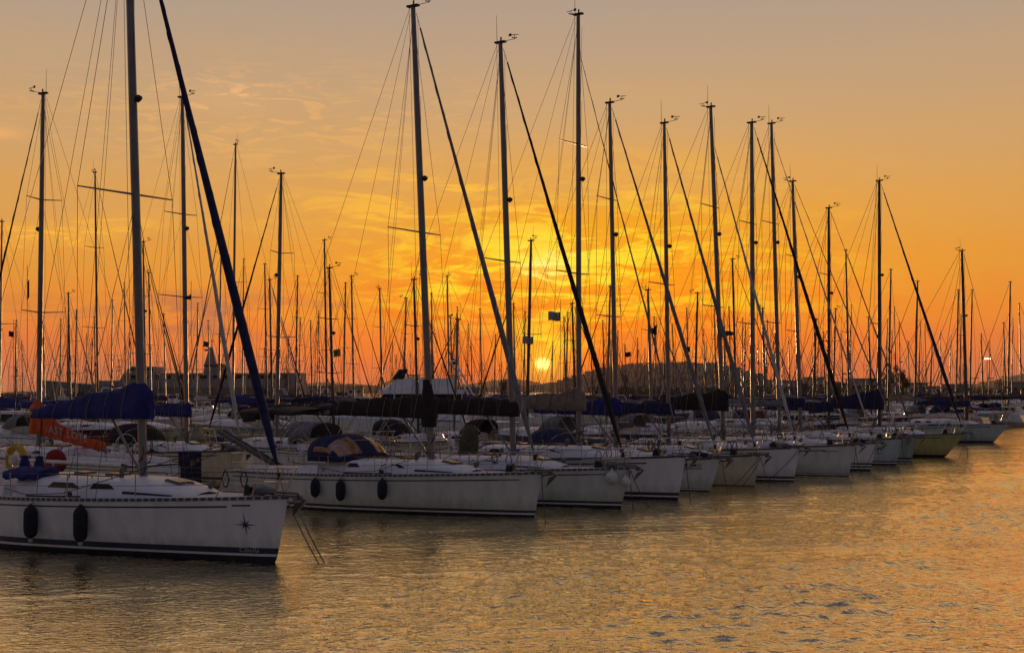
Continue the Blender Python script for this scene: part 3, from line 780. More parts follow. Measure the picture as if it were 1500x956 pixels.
def mooring(P, start, tx, ty, label, r=.014, m=ROPED, sag=.1, name="mooring_line"):
    a = world_pt(P, start); b = Vector((*water_at(tx, ty), -.05)); mb = MB()
    pts = [a.lerp(b, i / 10) - a - Vector((0, 0, sag * math.sin(PI * i / 10))) for i in range(11)]
    mb.tube(pts, r, 5)
    o = mb.build(name, m); o.location = a
    return tag(o, label, "mooring line", "mooring lines running from the bows into the water")
bow = lambda P, dz=-.08, y=0: (P["X"](-.02), y, P["h"].zs(0) + dz)
l1 = mooring(B1, bow(B1, -.05, -.06), 468, 824, "rope from the star-marked bow to the water, nearer the hull", .016, ROPE, .05)
l2 = mooring(B1, bow(B1, .0, .1), 476, 822, "rope from the star-marked bow with short rungs near the water, outer one", .016, ROPE, .05)
for P, nm, tg in ((B2, "amber-windowed sloop", ((800, 765), (742, 752))), (B3, "sloop with ball fenders", ((928, 745), (880, 742), (952, 742))),
          (B4, "high sided sloop", ((1012, 735), (985, 728))), (B5, "lettered sloop", ((1020, 716), (1066, 720))), (B6, "cream sloop", ((1066, 715), (1085, 712), (1128, 712))),
          (B7, "sloop with the big anchor", ((1120, 705), (1150, 704))), (B8, "bare-boom sloop", ((1262, 697), (1248, 698))), (B9, "double-banded sloop", ((1262, 690), (1290, 690))),
          (B10, "pale blue emblem sloop", ((1325, 682), (1300, 684))), (B12, "yellow sloop", ((1418, 668), (1404, 671)))):
    for i, (tx, ty) in enumerate(tg):
        mooring(P, bow(P, -.06, (-.08, .08, 0)[i]), tx, ty, f"{('first', 'second', 'third')[i]} dark mooring rope dropping from the bow of the {nm}", .012 if i else .014)

def on_boat(P, name, label, cat, pos, rz=0.0):
    w = world_pt(P, pos); return thing(name, label, cat, w, P["rz"] + rz)
# yellow rescue float and red round cover at the stern of the first boat
t = on_boat(B1, "rescue_buoy", "yellow horseshoe rescue buoy in its holder at the stern rail", "life buoy", (B1["X"](u_px(B1, 24, .9, 2)), .9, B1["h"].deckz(10) + .35))
mb = MB(); pts = [(.34 * math.cos(a), 0, .38 + .36 * math.sin(a)) for a in [R(-60 + i * 30) for i in range(11)]]; mb.tube(pts, [.07] + [.1] * 9 + [.07], 8); mb.build("float", CANV["yellow"], t)
mb = MB(); mb.lathe([(.1, -.06), (.16, -.04), (.16, .04), (.08, .07)], (.02, -.12, .36), 12, axis='y'); mb.build("light_case", FENW, t)
mb = MB(); mb.tube([(0, .1, -.1), (0, .1, .8)], .014, 5); mb.build("holder", STEEL, t)
# folded blue canvas lying on the coachroof
t = on_boat(B1, "folded_canvas", "folded blue canvas lying on the white cabin roof", "canvas", B1["rf"].top(min(7.9, u_px(B1, 36, -.8, 1.8)), -.8, .0), 0)
mb = MB(); secs = []
for i in range(9):
    x = -.6 + i * .15; secs.append([(x, y_, .05 + z_ + .05 * math.sin(i * 1.7 + y_ * 9)) for y_, z_ in ((-.42, -.12), (-.4, .02), (-.15, .11), (.12, .1), (.34, .14), (.36, 0))])
mb.loft(secs); mb.build("fold", CANV["blue"], t)
for k, (dx, lb) in enumerate(((u_px(B1, 36, 0, 1.9), "small blue winch cover nearer the stern, on the white coaming"), (u_px(B1, 58, 0, 1.9), "small blue winch cover nearer the mast, on the white coaming"))):
    t = on_boat(B1, "winch_cover", lb, "winch cover", (B1["X"](dx), 0, B1["rf"].top(7.5).z + .1)); mb = MB(); mb.lathe([(.13, -.1), (.14, .05), (.12, .16), (.09, .2), (.12, .26), (.06, .3)], n=12); mb.build("cloth", CANV["blue"], t)
# long pale pole lashed along the far rail of the first boat
t = on_boat(B1, "spinnaker_pole", "long white pole lashed along the rail behind the blue boom cover", "pole", (B1["X"](u_px(B1, 95, 1.5, 1.8)), 1.5, B1["h"].deckz(7.5) + .62)); mb = MB(); mb.tube([(-2.3, 0, .02), (2.3, 0, 0)], .045, 8); mb.build("tube", STRW, t)
for s_ in (-1, 1): mb = MB(); mb.tube([(s_ * 2.3, 0, 0), (s_ * 2.48, 0, 0)], [.05, .02], 6); mb.build("pole_end", DARKM, t)
# boarding plank raised at the stern of a berth
mb = MB(); mb.box((0, 0, 0), (3.1, .42, .07)); mb.box((0, .2, .05), (3.1, .03, .08)); mb.box((0, -.2, .05), (3.1, .03, .08))
def at3(px, py, z): return Vector(((px - CX) * z / FOC, z, CAM_H - (py - HY) * z / FOC))
pc = at3(372, 662, 47.5)
t = thing("gangplank", "pale gangplank raised at a slant behind the bow of the star-marked hull", "gangplank", (pc.x, pc.y, pc.z), 0)
for o_, nm in ((0, "walkway"),):
    g = mb.build(nm, GALV, t); g.rotation_euler = (0, R(27), R(-20))
mb = MB(); mb.tube([(-1.2, .1, .6), (-1.3, .5, 3.2)], .012, 4); mb.build("hoist_line", WIRE, t)

def SQ(s, q): return Vector((q * HX + s * PX_, q * HZ + s * PZ_, 0))
ALONG = math.atan2(PZ_, PX_)

# pontoons
def pontoon(q, s0, s1, label):
    t = thing("pontoon", label, "pontoon", (0, 0, 0), 0, "floating pontoons between the rows of boats")
    c = SQ((s0 + s1) / 2, q); ln = s1 - s0
    t.location = (c.x, c.y, 0); t.rotation_euler = (0, 0, ALONG)
    mb = MB(); mb.box((0, 0, .42), (ln, 2.0, .08)); mb.build("walkway", PLANK, t)
    mb = MB(); mb.box((0, .96, .33), (ln, .1, .12)); mb.box((0, -.96, .33), (ln, .1, .12)); mb.build("edge_beam", TEAK, t)
    mb = MB(); mb.box((0, 0, .1), (ln, 1.7, .5)); mb.build("float", CONC, t)
    return t
QP = [-36.4, -81.6, -126.6, -171.6]
for i, q in enumerate(QP):
    pontoon(q, 14 + i * 18, 150 + i * 35, ["wooden pontoon just behind the nearest row of boats", "second pontoon from the open water, behind the white sailboats", "third pontoon from the open water, mostly hidden by hulls", "pontoon farthest from the open water, along the inner boats"][i])
# service posts on the nearest pontoon
def pedestal(px, z, label, big=False):
    s = z * (.559 * (px - CX) / FOC + .829); p = SQ(s, -36.4)
    t = thing("service_post", label, "service post", (p.x, p.y, .46), ALONG, "service posts on the pontoon")
    w = .62 if big else .3; hgt = 1.15 if big else .95
    mb = MB(); mb.box((0, 0, hgt / 2), (w, w * .8, hgt)); mb.box((0, 0, hgt + .03), (w * 1.08, w * .9, .06)); mb.build("body", CANV["navy"] if big else STRW, t)
    mb = MB(); mb.box((-w * .2, -w * .4 - .01, hgt * .7), (w * .3, .02, .2)); mb.box((w * .2, -w * .4 - .01, hgt * .78), (w * .3, .02, .12)); mb.build("socket_panel", GALV, t)
    return t
for px, lb, bg in ((278, "navy blue service cabinet standing on the nearest pontoon", True), (520, "pale service post on the pontoon, left of the amber-windowed sloop's mast", False), (700, "pale service post on the pontoon, right of the amber-windowed sloop's mast", False)):
    pedestal(px, 36.4 / (.559 - .829 * (px - CX) / FOC), lb, bg)

# ------------------------------------------------------------------ sailboats behind
BANDS = [-44.6, -73.5, -89.3, -118.5, -134.3, -163.5, -179.3, -208, -224, -252, -268]
taken = {q: [] for q in BANDS}
# (mast top x, mast top y, facing, overrides)
BG = [
 (63,138,-1,dict(cover="orange",ch=(1.5,.36),cexp=3.2,btilt=-.15,bz=2.2,hood=None,bimini=None,hull="grey",word=True,front=.5,Lb=4.1,furl="black",fr=.05,mr=.12)),
 (139,253,1,dict(furl="black",fr=.04,cover="navy")),
 (3,325,-1,dict(cover="blue",ch=(.8,.3))),
 (268,143,1,dict(furl="white",fr=.085,cover="blue",ch=(.75,.3),mast="light",mr=.12,hull="cream",L=10.6,d=3.5,spr=[(.42,1.2),(.66,.9)])),
 (345,212,-1,dict(furl="grey",fr=.05,cover="blue",ch=(.8,.35),hull="sage",mr=.11)),
 (412,255,-1,dict(furl="black",fr=.06,cover="teal",ch=(.5,.3),mast="light",mr=.11,hull="white")),
 (210,355,1,{}),(218,400,1,{}),(324,372,-1,{}),(357,380,-1,{}),(388,387,1,{}),(395,410,1,{}),
 (416,330,1,dict(furl="black",fr=.05)),(436,405,-1,{}),(475,352,1,dict(mast="dark",furl="black",fr=.04,cover="navy")),(482,393,1,{}),(506,415,-1,{}),(515,405,1,dict(furl="black",fr=.04)),
 (536,393,1,dict(furl="navy",fr=.04)),(556,423,1,{}),(595,437,-1,{}),(606,410,1,dict(furl="black",fr=.04)),(655,405,-1,dict(mrake=-.3)),(632,430,1,{}),(660,463,1,{}),(670,450,1,dict(furl="black",fr=.04)),
 (703,453,1,{}),(726,490,-1,{}),(778,353,-1,dict(mast="dark",furl="black",fr=.05,mr=.11,hull="navy",cover="black")),(752,445,1,{}),(826,465,1,{}),(832,458,-1,{}),(838,445,1,{}),
 (866,500,1,{}),(894,420,-1,{}),(883,470,1,{}),(934,495,-1,{}),(949,425,1,dict(mr=.12)),(958,465,1,{}),(985,475,1,{}),(1006,452,1,dict(furl="grey",fr=.04)),(1022,430,-1,{}),
 (1046,453,1,{}),(1068,450,1,{}),(1073,380,1,dict(mast="dark")),(1092,475,-1,{}),(1117,452,1,dict(mr=.11)),(1124,470,-1,dict(lamp=.62)),(1133,500,1,{}),(1147,508,-1,{}),(1155,494,1,{}),(1171,497,1,{}),
 (1192,465,1,{}),(1199,490,-1,{}),(1206,487,1,dict(furl="black",fr=.04)),(1224,453,-1,{}),(1232,490,1,dict(radar=.45)),(1239,367,1,dict(furl="black",fr=.045,cover="blue",mr=.1)),
 (1247,447,-1,dict(radar=.3)),(1272,465,1,dict(radar=.35)),(1284,408,-1,dict(mast="dark",furl="black",fr=.035)),(1305,395,-1,dict(mast="dark",mr=.11)),(1310,450,1,dict(mast="dark",hull="navy")),
 (1317,472,1,dict(radar=.5)),(1344,412,-1,dict(mast="dark",mr=.12)),(1348,472,-1,{}),(1355,475,1,{}),(1377,485,1,{}),(1393,492,-1,{}),(1404,425,-1,dict(mast="dark",furl="black",fr=.04,mr=.11)),
 (1424,425,-1,dict(mast="dark",mr=.11)),(1408,460,-1,dict(mast="dark")),(1470,473,1,{}),(1480,413,-1,dict(mast="dark",furl="black",fr=.05,mr=.13)),(1484,467,-1,{}),(1493,445,1,{}),
 (24,470,-1,{}),(100,430,1,{}),(112,455,-1,{}),(165,440,-1,{}),(182,415,1,{}),(240,460,1,{}),(290,445,-1,{}),(305,470,1,{}),(455,470,1,{}),(575,500,-1,{}),(580,520,1,{}),(690,500,1,{}),(735,530,-1,{}),
 (810,500,-1,{}),(915,505,1,{}),(972,500,1,{}),(1035,500,-1,{}),(1110,505,1,{}),(1330,500,1,{}),(1365,505,-1,{}),(1437,490,1,{}),(1450,500,-1,{}),
]
for _k in range(60):
    BG.append((rnd.uniform(0, 1500), rnd.uniform(455, 525), rnd.choice([-1, 1]), {}))
covers = ["blue", "navy", "navy", "black", "brown", "tan", "grey", "white", "blue", None]
hulls = ["white", "white", "grey", "white", "cream", "navy", "white", "maroon", "blue"]
placed = []
G2 = "sailboats moored in the rows behind"
for i, (xt, yt, fc, ov) in enumerate(BG):
    best = None
    for q in BANDS:
        z = -q / (.559 - .829 * (xt - CX) / FOC)
        if z > 330: continue
        s = z * (.559 * (xt - CX) / FOC + .829); Hm = CAM_H + (HY - yt) * z / FOC
        con = min([abs(s - s2) for s2 in taken[q]] + [9])
        tgt = 14.0 if yt < 300 else 12.5
        cost = abs(Hm - tgt) + (40 if con < 3.3 else 0) + (30 if Hm > 20 or Hm < 7 else 0) - .3 * min(con, 4)
        if best is None or cost < best[0]: best = (cost, q, z, s, Hm, con)
    cost, q, z, s, Hm, con = best
    if cost > 25 and "cover" not in ov: continue
    taken[q].append(s)
    L = ov.get("L", min(13.0, max(8.2, Hm * .82))); d = ov.get("d", .42 * L)
    a = -TH + (0 if fc > 0 else PI) + rnd.uniform(-.04, .04)
    rk = ov.get("mrake", .3)
    mx, mzd = (xt - CX) * z / FOC, z
    bx, bz_ = mx + fc * HX * rk, mzd + fc * HZ * rk
    cx, cz = bx + fc * HX * (d - L / 2), bz_ + fc * HZ * (d - L / 2)
    if q == BANDS[0]: pass
    cv = rnd.choice(covers); hl = rnd.choice(hulls)
    P = dict(x=cx, y=cz, rz=a, d=d, Hm=Hm, mrake=rk, L=L, B=min(3.3, L * .31), fb=.95 + L * .035, rake=.5, lod=1 if z < 73 else 2 if z < 125 else 3, hull=hl, cover=cv, seed=i,
             ch=(rnd.uniform(.45, .8), rnd.uniform(.25, .35)), Lb=.34 * L, mr=.085 if z < 95 else .10, mast="dark" if rnd.random() < .6 else "light",
             wr=max(.008, z * .00011), spr=[(.5, 1.05)] if rnd.random() < .5 else [(.38, 1.0), (.7, .8)], furl=rnd.choice([None, "grey", "black", "navy", "white"]), fr=.055,
             hood=rnd.choice(["navy", "black", "grey", "black", None, None]) if z < 210 else None, bimini=rnd.choice([None, "navy", "blue", "black", "black", "tan"]) if z < 210 else None)
    P.update({k: v for k, v in ov.items() if k not in ("word", "lamp")}); P["group"] = G2; P["label"] = "?"
    root = sailboat(P); P["px"] = xt; P["z"] = z; P["yt"] = yt
    if ov.get("word"):
        vs, fs = text_mesh("AST LOTE", .42, .0, 1.25)
        co = [c for c in root.children_recursive if c.name.startswith("sail_cover")][0]
        b0 = Vector((L / 2 - d - .12, 0, P["bz"]))
        mb = MB(); out = []
        for v in vs:
            xx = -1.75 + -(-v[0]) * -1; out.append((b0.x - 1.85 - v[0], 0, 0))
        out = [(b0.x - 1.9 - v[0], .215 - .022 * (v[0] + 1.9), P["bz"] + P["btilt"] * (1.9 + v[0]) + .12 + v[1]) for v in vs]
        # the lettering lies on the side of the cover that faces the open water
        mb.add(out, [list(reversed(f)) for f in fs]); mb.build("lettering", LETW, co)
    if ov.get("lamp"):
        p = P["mast_pt"](ov["lamp"], .3); m_ = MB(); m_.lathe([(.05, -.12), (.16, -.06), (.16, .08), (.05, .12)], p, 8); m_.build("mast_lamp", MATS.get("lamp_glow") or emat("lamp_glow", (1, .8, .5), 4), root)
    placed.append(P)

# labels of the boats behind: their colours and their place between the big masts
LM = sorted([(185, "the blue-covered sloop's tall mast"), (632, "the amber-windowed sloop's mast"), (848, "the tan-covered sloop's mast"), (980, "the cream sloop's mast"),
      (1103, "the bare-boom sloop's mast"), (1288, "the yellow sloop's mast"), (1412, "the lone far sloop's mast")])
ORD = ["first", "second", "third", "fourth", "fifth", "sixth", "seventh", "eighth", "ninth", "tenth", "eleventh", "twelfth", "13th", "14th", "15th", "16th", "17th", "18th", "19th", "20th", "21st", "22nd", "23rd", "24th", "25th"]
HN = {"white": "white", "grey": "white", "cream": "cream", "navy": "dark blue", "blue": "pale blue", "maroon": "maroon", "sage": "sage green"}
def place_phrase(items, noun):
    items = sorted(items, key=lambda e: e[0]); cnt = {}
    out = []
    for px, o, desc in items:
        lms = [m for m in LM if m[0] < px]
        if lms:
            m = lms[-1]; side = "right"; 
        else: m = LM[0]; side = "left"
        out.append([px, o, desc, m, side])
    for m in LM:
        grp = [e for e in out if e[3] is m and e[4] == "right"]
        for k, e in enumerate(grp): e[1]["label"] = f"{e[2]}, {ORD[min(k, 24)]} {noun} right of {m[1]}"
        grp = [e for e in out if e[3] is m and e[4] == "left"][::-1]
        for k, e in enumerate(grp): e[1]["label"] = f"{e[2]}, {ORD[min(k, 24)]} {noun} left of {m[1]}"
its = []
for P in placed:
    c = P.get("cover"); d_ = f"{HN[P['hull']]} sailboat" + (f" under {c} cover" if c else " with bare boom")
    its.append((P["px"], P["root"], d_))
place_phrase(its, "thin mast")
for P in placed:
    if P["px"] == 63: P["root"]["label"] = "white sailboat whose big orange sail cover carries white capital letters"

# ------------------------------------------------------------------ motor boats
def prism(mb, u0, u1, w0, w1, z0, z1, sf, sa, h, mi=0, tw=.86):
    X = lambda u: h.L / 2 - u
    vs = [(X(u0), -w0, z0), (X(u0), w0, z0), (X(u1), w1, z0), (X(u1), -w1, z0),
          (X(u0 + sf), -w0 * tw, z1), (X(u0 + sf), w0 * tw, z1), (X(u1 - sa), w1 * tw, z1), (X(u1 - sa), -w1 * tw, z1)]
    mb.add(vs, [(3, 2, 1, 0), (4, 5, 6, 7), (0, 1, 5, 4), (1, 2, 6, 5), (2, 3, 7, 6), (3, 0, 4, 7)], mi)
def motorboat(label, L=9.0, fly=True, hull="white", canopy=None, name="motorboat", ratio=.33):
    B = L * ratio; h = Hull(L, B, .12 * L + .35, .1 * L + .1, rake=1.1, trans=.25, full=.5, flare=.82, tr=.9)
    root = thing(name, label, "motorboat", (0, 0, 0), 0, "motorboats moored among the sailboats")
    hull_mesh(h, [(.04, 1), (.1, 2)], n=12, cove=False).build("hull", [HULLM[hull], ANTI, NAVY, STRW, STRK], root)
    deck_mesh(h, None, 10).build("deck", DECK, root)
    z = h.deckz(L * .35); q = L / 9
    mb = MB(); prism(mb, L * .16, L * .42, B * .16, B * .34, z - .1, z + .42 * q, 1.2 * q, 0, h); prism(mb, L * .34, L * .76, B * .34, B * .38, z - .1, z + .55 * q, .5 * q, 0, h); 
    prism(mb, L * .40, L * .76, B * .345, B * .36, z + .95 * q, z + 1.12 * q, .0, 0, h, tw=.97)
    for u in (.46, .6, .75): 
        for sd in (-1, 1): mb.box((h.L / 2 - L * u, sd * B * .33, z + .75 * q), (.09, .06, .5 * q))
    cab = mb.build("cabin", ROOF, root)
    mb = MB(); prism(mb, L * .36, L * .75, B * .335, B * .36, z + .5 * q, z + .96 * q, .55 * q, .05, h, tw=.94); mb.build("windscreen", GLASS, cab)
    mb = MB(); 
    for sd in (-1, 1): mb.tube([h.sheer(u, sd, .08, .55 if u > .3 else .5) for u in (.1, L * .12, L * .3, L * .5)], .018, 4); [mb.tube([h.sheer(u, sd, .08, 0), h.sheer(u, sd, .08, .53)], .015, 4) for u in (L * .12, L * .3, L * .5)]
    mb.build("bow_rail", STEEL, root)
    if fly:
        mb = MB(); prism(mb, L * .42, L * .72, B * .26, B * .33, z + 1.12 * q, z + 1.55 * q, .5 * q, 0, h, tw=.95); mb.build("flybridge", ROOF, root)
        mb = MB(); prism(mb, L * .45, L * .5, B * .24, B * .26, z + 1.52 * q, z + 1.9 * q, .3 * q, -.2 * q, h, tw=.9); mb.build("flybridge_screen", GLASS, root)
    mb = MB()
    zt = z + (2.25 if fly else 1.65) * q
    mb.tube([(h.L / 2 - L * .8, -B * .34, z + .9 * q), (h.L / 2 - L * .72, -B * .3, zt), (h.L / 2 - L * .72, B * .3, zt), (h.L / 2 - L * .8, B * .34, z + .9 * q)], .06, 6)
    mb.build("radar_arch", ROOF, root)
    mb = MB(); mb.tube([(h.L / 2 - L * .72, 0, zt), (h.L / 2 - L * .73, 0, zt + 1.3 * q)], .03, 4); mb.box((h.L / 2 - L * .72, 0, zt + .1), (.2, .7, .1)); mb.build("aerial", DARKM, root)
    if canopy:
        mb = MB(); secs = []
        for i in range(5): secs.append([(h.L / 2 - L * (.76 + .2 * i / 4), B * .36 * math.cos(PI * k / 6), z + 1.05 * q - .3 * q * i / 4 + .2 * math.sin(PI * k / 6)) for k in range(7)])
        mb.loft(secs, closed=False, caps=False); o = mb.build("canopy", CANV[canopy], root); so = o.modifiers.new("thickness", 'SOLIDIFY'); so.thickness = .02
    return root
protos = [motorboat("?", 8.5, True, "white", "navy"), motorboat("?", 7.5, False, "white", "blue"), motorboat("?", 10.5, True, "white", None), motorboat("?", 7.0, False, "navy", "grey"), motorboat("?", 9.5, False, "grey", "black")]
PD = ["white flybridge motorboat", "small white motorboat with blue canopy", "large white flybridge motorboat", "dark blue open motorboat", "white motorboat with black canopy"]
used = [False] * 5; mots = []
for bi, q in enumerate(BANDS[:7]):
    s = 20.0
    qc = {-44.6: -42.6, -73.5: -76.2, -89.3: -86.8, -118.5: -121.2, -134.3: -131.8, -163.5: -166.2, -179.3: -176.8}[q]
    step = 3.6
    while s < 330:
        s += step
        g = SQ(s, qc); px = CX + g.x * FOC / max(1, g.y)
        if g.y < 40 or g.y > 300 or not (-20 < px < 1500): continue
        if min([abs(s - s2) for s2 in taken[q]] + [9]) < 3.3: continue
        if rnd.random() < (.05 if bi < 3 else .2): continue
        taken[q].append(s)
        k = rnd.choice([0, 1, 1, 2, 3, 4, 4, 0]) if bi else rnd.choice([1, 3, 4])
        if len(mots) > 95: break
        if not used[k]: o = protos[k]; used[k] = True
        else: o = copy_tree(protos[k])
        fc = rnd.choice([-1, 1]); o.location = (g.x, g.y, 0); o.rotation_euler = (0, 0, -TH + (0 if fc > 0 else PI) + rnd.uniform(-.05, .05))
        mots.append((px, o, PD[k]))
place_phrase(mots, "motorboat")
for k, u in enumerate(used):
    if not u:
        for c in protos[k].children_recursive: bpy.data.objects.remove(c)
        bpy.data.objects.remove(protos[k])

o = motorboat("big white flybridge yacht with dark windscreens seen above the black boom covers", 15.5, True, "white", None, "motor_yacht", .3)
o["group"] = ""; del o["group"]
o.location = (-7.4, 92, 0); o.rotation_euler = (0, 0, R(188))
o = motorboat("fishing boat with dark maroon hull and white wheelhouse near the grey ship", 11.0, False, "maroon", None, "fishing_boat", .3)
del o["group"]; o["category"] = "fishing boat"; o.location = (-40, 128, 0); o.rotation_euler = (0, 0, R(176))

# ------------------------------------------------------------------ the ship behind the marina
SZ = 330.0
def sx(px): return (px - CX) * SZ / FOC
def sh(py): return CAM_H + (HY - py) * SZ / FOC
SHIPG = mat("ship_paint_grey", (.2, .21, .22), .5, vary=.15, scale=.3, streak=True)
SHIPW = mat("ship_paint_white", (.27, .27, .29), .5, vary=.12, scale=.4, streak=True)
ship = thing("ship", "large grey and white ship with a pale mast on a navy banded funnel base", "ship", (sx(250), SZ, 0), R(-5))
ox = sx(250)
mb = MB(); secs = []
for k, (px, hw, top) in enumerate(((49, .15, 6.4), (62, 1.6, 6.3), (85, 3.0, 6.0), (120, 4.3, 5.5), (165, 5, 5.0), (240, 5, 4.6), (440, 4.8, 4.6), (447, 4.5, 4.6))):
    x = sx(px) - ox; bx = x + max(0, (85 - px) / 36) * 4.5
    secs.append([(bx, -hw * .5, -.5), (x, -hw, top), (x, hw, top), (bx, hw * .5, -.5)])
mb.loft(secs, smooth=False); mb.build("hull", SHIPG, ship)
def shipbox(mb, a, b, z0, z1, w, sl=0):
    x0, x1 = sx(a) - ox, sx(b) - ox
    mb.add([(x0, -w, z0), (x1, -w, z0), (x1, w, z0), (x0, w, z0), (x0 + sl, -w, z1), (x1, -w, z1), (x1, w, z1), (x0 + sl, w, z1)], [(3, 2, 1, 0), (4, 5, 6, 7), (0, 1, 5, 4), (1, 2, 6, 5), (2, 3, 7, 6), (3, 0, 4, 7)])
mb = MB(); shipbox(mb, 140, 446, 4.3, 6.22, 4.6, 1.5); shipbox(mb, 183, 445, 6.2, 8.0, 4.4, 1); sup = None
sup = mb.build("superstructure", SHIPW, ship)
mb = MB(); shipbox(mb, 190, 232, 8.0, 9.6, 3.6, 1.2); mb.build("bridge", SHIPW, ship)
mb = MB(); shipbox(mb, 192, 231, 8.6, 9.2, 3.63, .3); mb.build("bridge_window", GLASS, ship)
for i, px in enumerate(range(206, 440, 17)):
    mb = MB(); x = sx(px) - ox; mb.box((x, -4.42, 7.1), (1.1 if i % 3 else 1.8, .06, .9)); mb.build("window", GLASS, sup)
mb = MB(); shipbox(mb, 303, 330, 8.0, 9.5, 2.2, .3); shipbox(mb, 303, 328, 9.9, 10.3, 2.0, .3); mb.build("funnel_base", SHIPW, ship)
mb = MB(); shipbox(mb, 304, 332, 9.5, 10.0, 2.25, 0); mb.build("funnel_band", NAVY, ship)
mb = MB(); x = sx(310) - ox; mb.loft([[(x - 1.4, -.5, 10.2), (x + 1.4, -.5, 10.2), (x + 1.4, .5, 10.2), (x - 1.4, .5, 10.2)], [(x - .3, -.2, 14.2), (x + .5, -.2, 14.2), (x + .5, .2, 14.2), (x - .3, .2, 14.2)]], smooth=False)
mb.tube([(x + .2, 0, 14), (x + .35, 0, 16.3)], .09, 5); mb.tube([(x - .3, 0, 15.6), (x + .9, 0, 15.7)], .06, 4); mb.box((x - .9, 0, 13.6), (1.0, .6, .5)); mb.build("signal_mast", SHIPW, ship)
mb = MB(); x = sx(172) - ox; mb.tube([(x, 0, 5.8), (x, 0, 11.5)], .09, 5); mb.tube([(x - .8, 0, 9.6), (x + .8, 0, 9.6)], .06, 4); mb.tube([(x - .5, 0, 8.6), (x + .5, 0, 8.6)], .06, 4); mb.build("foremast", DARKM, ship)
mb = MB(); 
for px in range(235, 445, 8): x = sx(px) - ox; mb.tube([(x, -4.3, 8), (x, -4.3, 8.9)], .04, 3)
mb.tube([(sx(235) - ox, -4.3, 8.9), (sx(445) - ox, -4.3, 8.9)], .04, 3); mb.build("deck_rail", SHIPW, ship)

# ------------------------------------------------------------------ land
GROUND = mat("scrub_ground", (.16, .14, .10), .95, vary=.25, scale=.02)
HILLM = mat("hill_scrub", (.075, .065, .05), .95, vary=.3, scale=.02)
MOUNT = mat("mountain_rock", (.16, .13, .11), .95, vary=.2, scale=.002)
mb = MB(); mb.add([(-62, 392, 1.3), (7000, 392, 1.3), (7000, 9000, 1.3), (-600, 9000, 1.3), (-62, 392, -3), (7000, 392, -3), (-600, 9000, -3)], [(0, 1, 2, 3), (4, 5, 1, 0), (6, 4, 0, 3)])
struct(mb.build("ground", GROUND))
# breakwater of stones closing the left of the harbour
mb = MB(); r2 = random.Random(5)
for i in range(130):
    x = -260 + i * 1.55; s_ = r2.uniform(.9, 1.5)
    for lay in range(2):
        c = (x + r2.uniform(-.6, .6), 420 + r2.uniform(-1, 1), .3 + lay * 1.1 + r2.uniform(-.2, .3))
        mb.lathe([(.1, -.9 * s_), (.8 * s_, -.5 * s_), (1.0 * s_, .1), (.6 * s_, .6 * s_), (.1, .8 * s_)], c, 6, smooth=False)
mb.box((-160, 421.5, 1.3), (205, 2.5, 3.4)); o = mb.build("breakwater", CONC); tag(o, "low stone breakwater with a wall along the left horizon", "breakwater")

PROF = [(-400,571),(300,571),(420,566),(480,564),(520,560),(560,565),(640,566),(700,566),(760,564),(800,560),(830,555),(860,546),(900,537.5),(930,534.5),(960,533),(1000,532.5),(1050,534.5),(1065,538),(1080,543),(1100,549),(1120,554),(1160,555),(1200,553),(1220,558),(1300,562),(1400,565),(1600,566),(2400,570)]
def prof(px):
    for (a, ya), (b, yb) in zip(PROF, PROF[1:]):
        if a <= px <= b: return ya + (yb - ya) * (px - a) / (b - a)
    return 571
ZR = 2700.0
def hill_h(x, y):
    px = CX + x * FOC / ZR if True else 0
    H_ = (HY - prof(px)) / FOC * ZR + CAM_H
    k = (y - 2150) / (ZR - 2150)
    if k < 0: return -2
    if k <= 1: return max(-2, H_ * (k ** .8) * 1.0)
    return H_ * max(0, 1 - (k - 1) * .5)
mb = MB(); nx, ny = 150, 16; vs = []; fs = []
for j in range(ny):
    y = 2120 + j * 65
    for i in range(nx):
        x = -900 + i * 18; vs.append((x, y, hill_h(x, y) - 2 + 1.5 * math.sin(x * .11 + j * 2.1)))
for j in range(ny - 1):
    for i in range(nx - 1): a = j * nx + i; fs.append((a, a + 1, a + nx + 1, a + nx))
mb.add(vs, fs, 0, True); struct(mb.build("town_hill", HILLM))
# mountains beyond
def ridge(name, z, pts, m):
    mb = MB(); f = []; 
    P_ = []
    for (px, py) in pts: P_.append(((px - CX) * z / FOC, (HY - py) * z / FOC + CAM_H))
    dense = []
    for (a, b) in zip(P_, P_[1:]):
        for k in range(8): t_ = k / 8; dense.append((a[0] + (b[0] - a[0]) * t_, a[1] + (b[1] - a[1]) * t_ + math.sin(len(dense) * 1.3) * z * .00025))
    dense.append(P_[-1])
    secs = [[(x, z - 900, -5) for x, h_ in dense], [(x * 1.0, z - 450 + 100 * math.sin(x * .01), h_ * .5) for x, h_ in dense], [(x, z, h_) for x, h_ in dense], [(x, z + 900, -5) for x, h_ in dense]]
    mb.loft(secs, closed=False, caps=False); return struct(mb.build(name, m))
ridge("mountain", 7800, [(540, 572), (560, 561), (580, 554), (600, 549), (615, 550), (632, 558), (650, 566), (690, 562), (720, 557), (750, 554), (780, 558), (800, 563), (830, 571)], MOUNT)
ridge("far_hills", 6200, [(280, 571), (330, 567), (380, 563), (430, 561), (480, 560), (520, 563), (560, 566), (600, 566), (660, 568), (700, 571)], MOUNT)
ridge("right_mountain", 4200, [(1420, 571), (1455, 565), (1480, 556), (1500, 547), (1540, 538), (1600, 530), (1800, 528)], MOUNT)

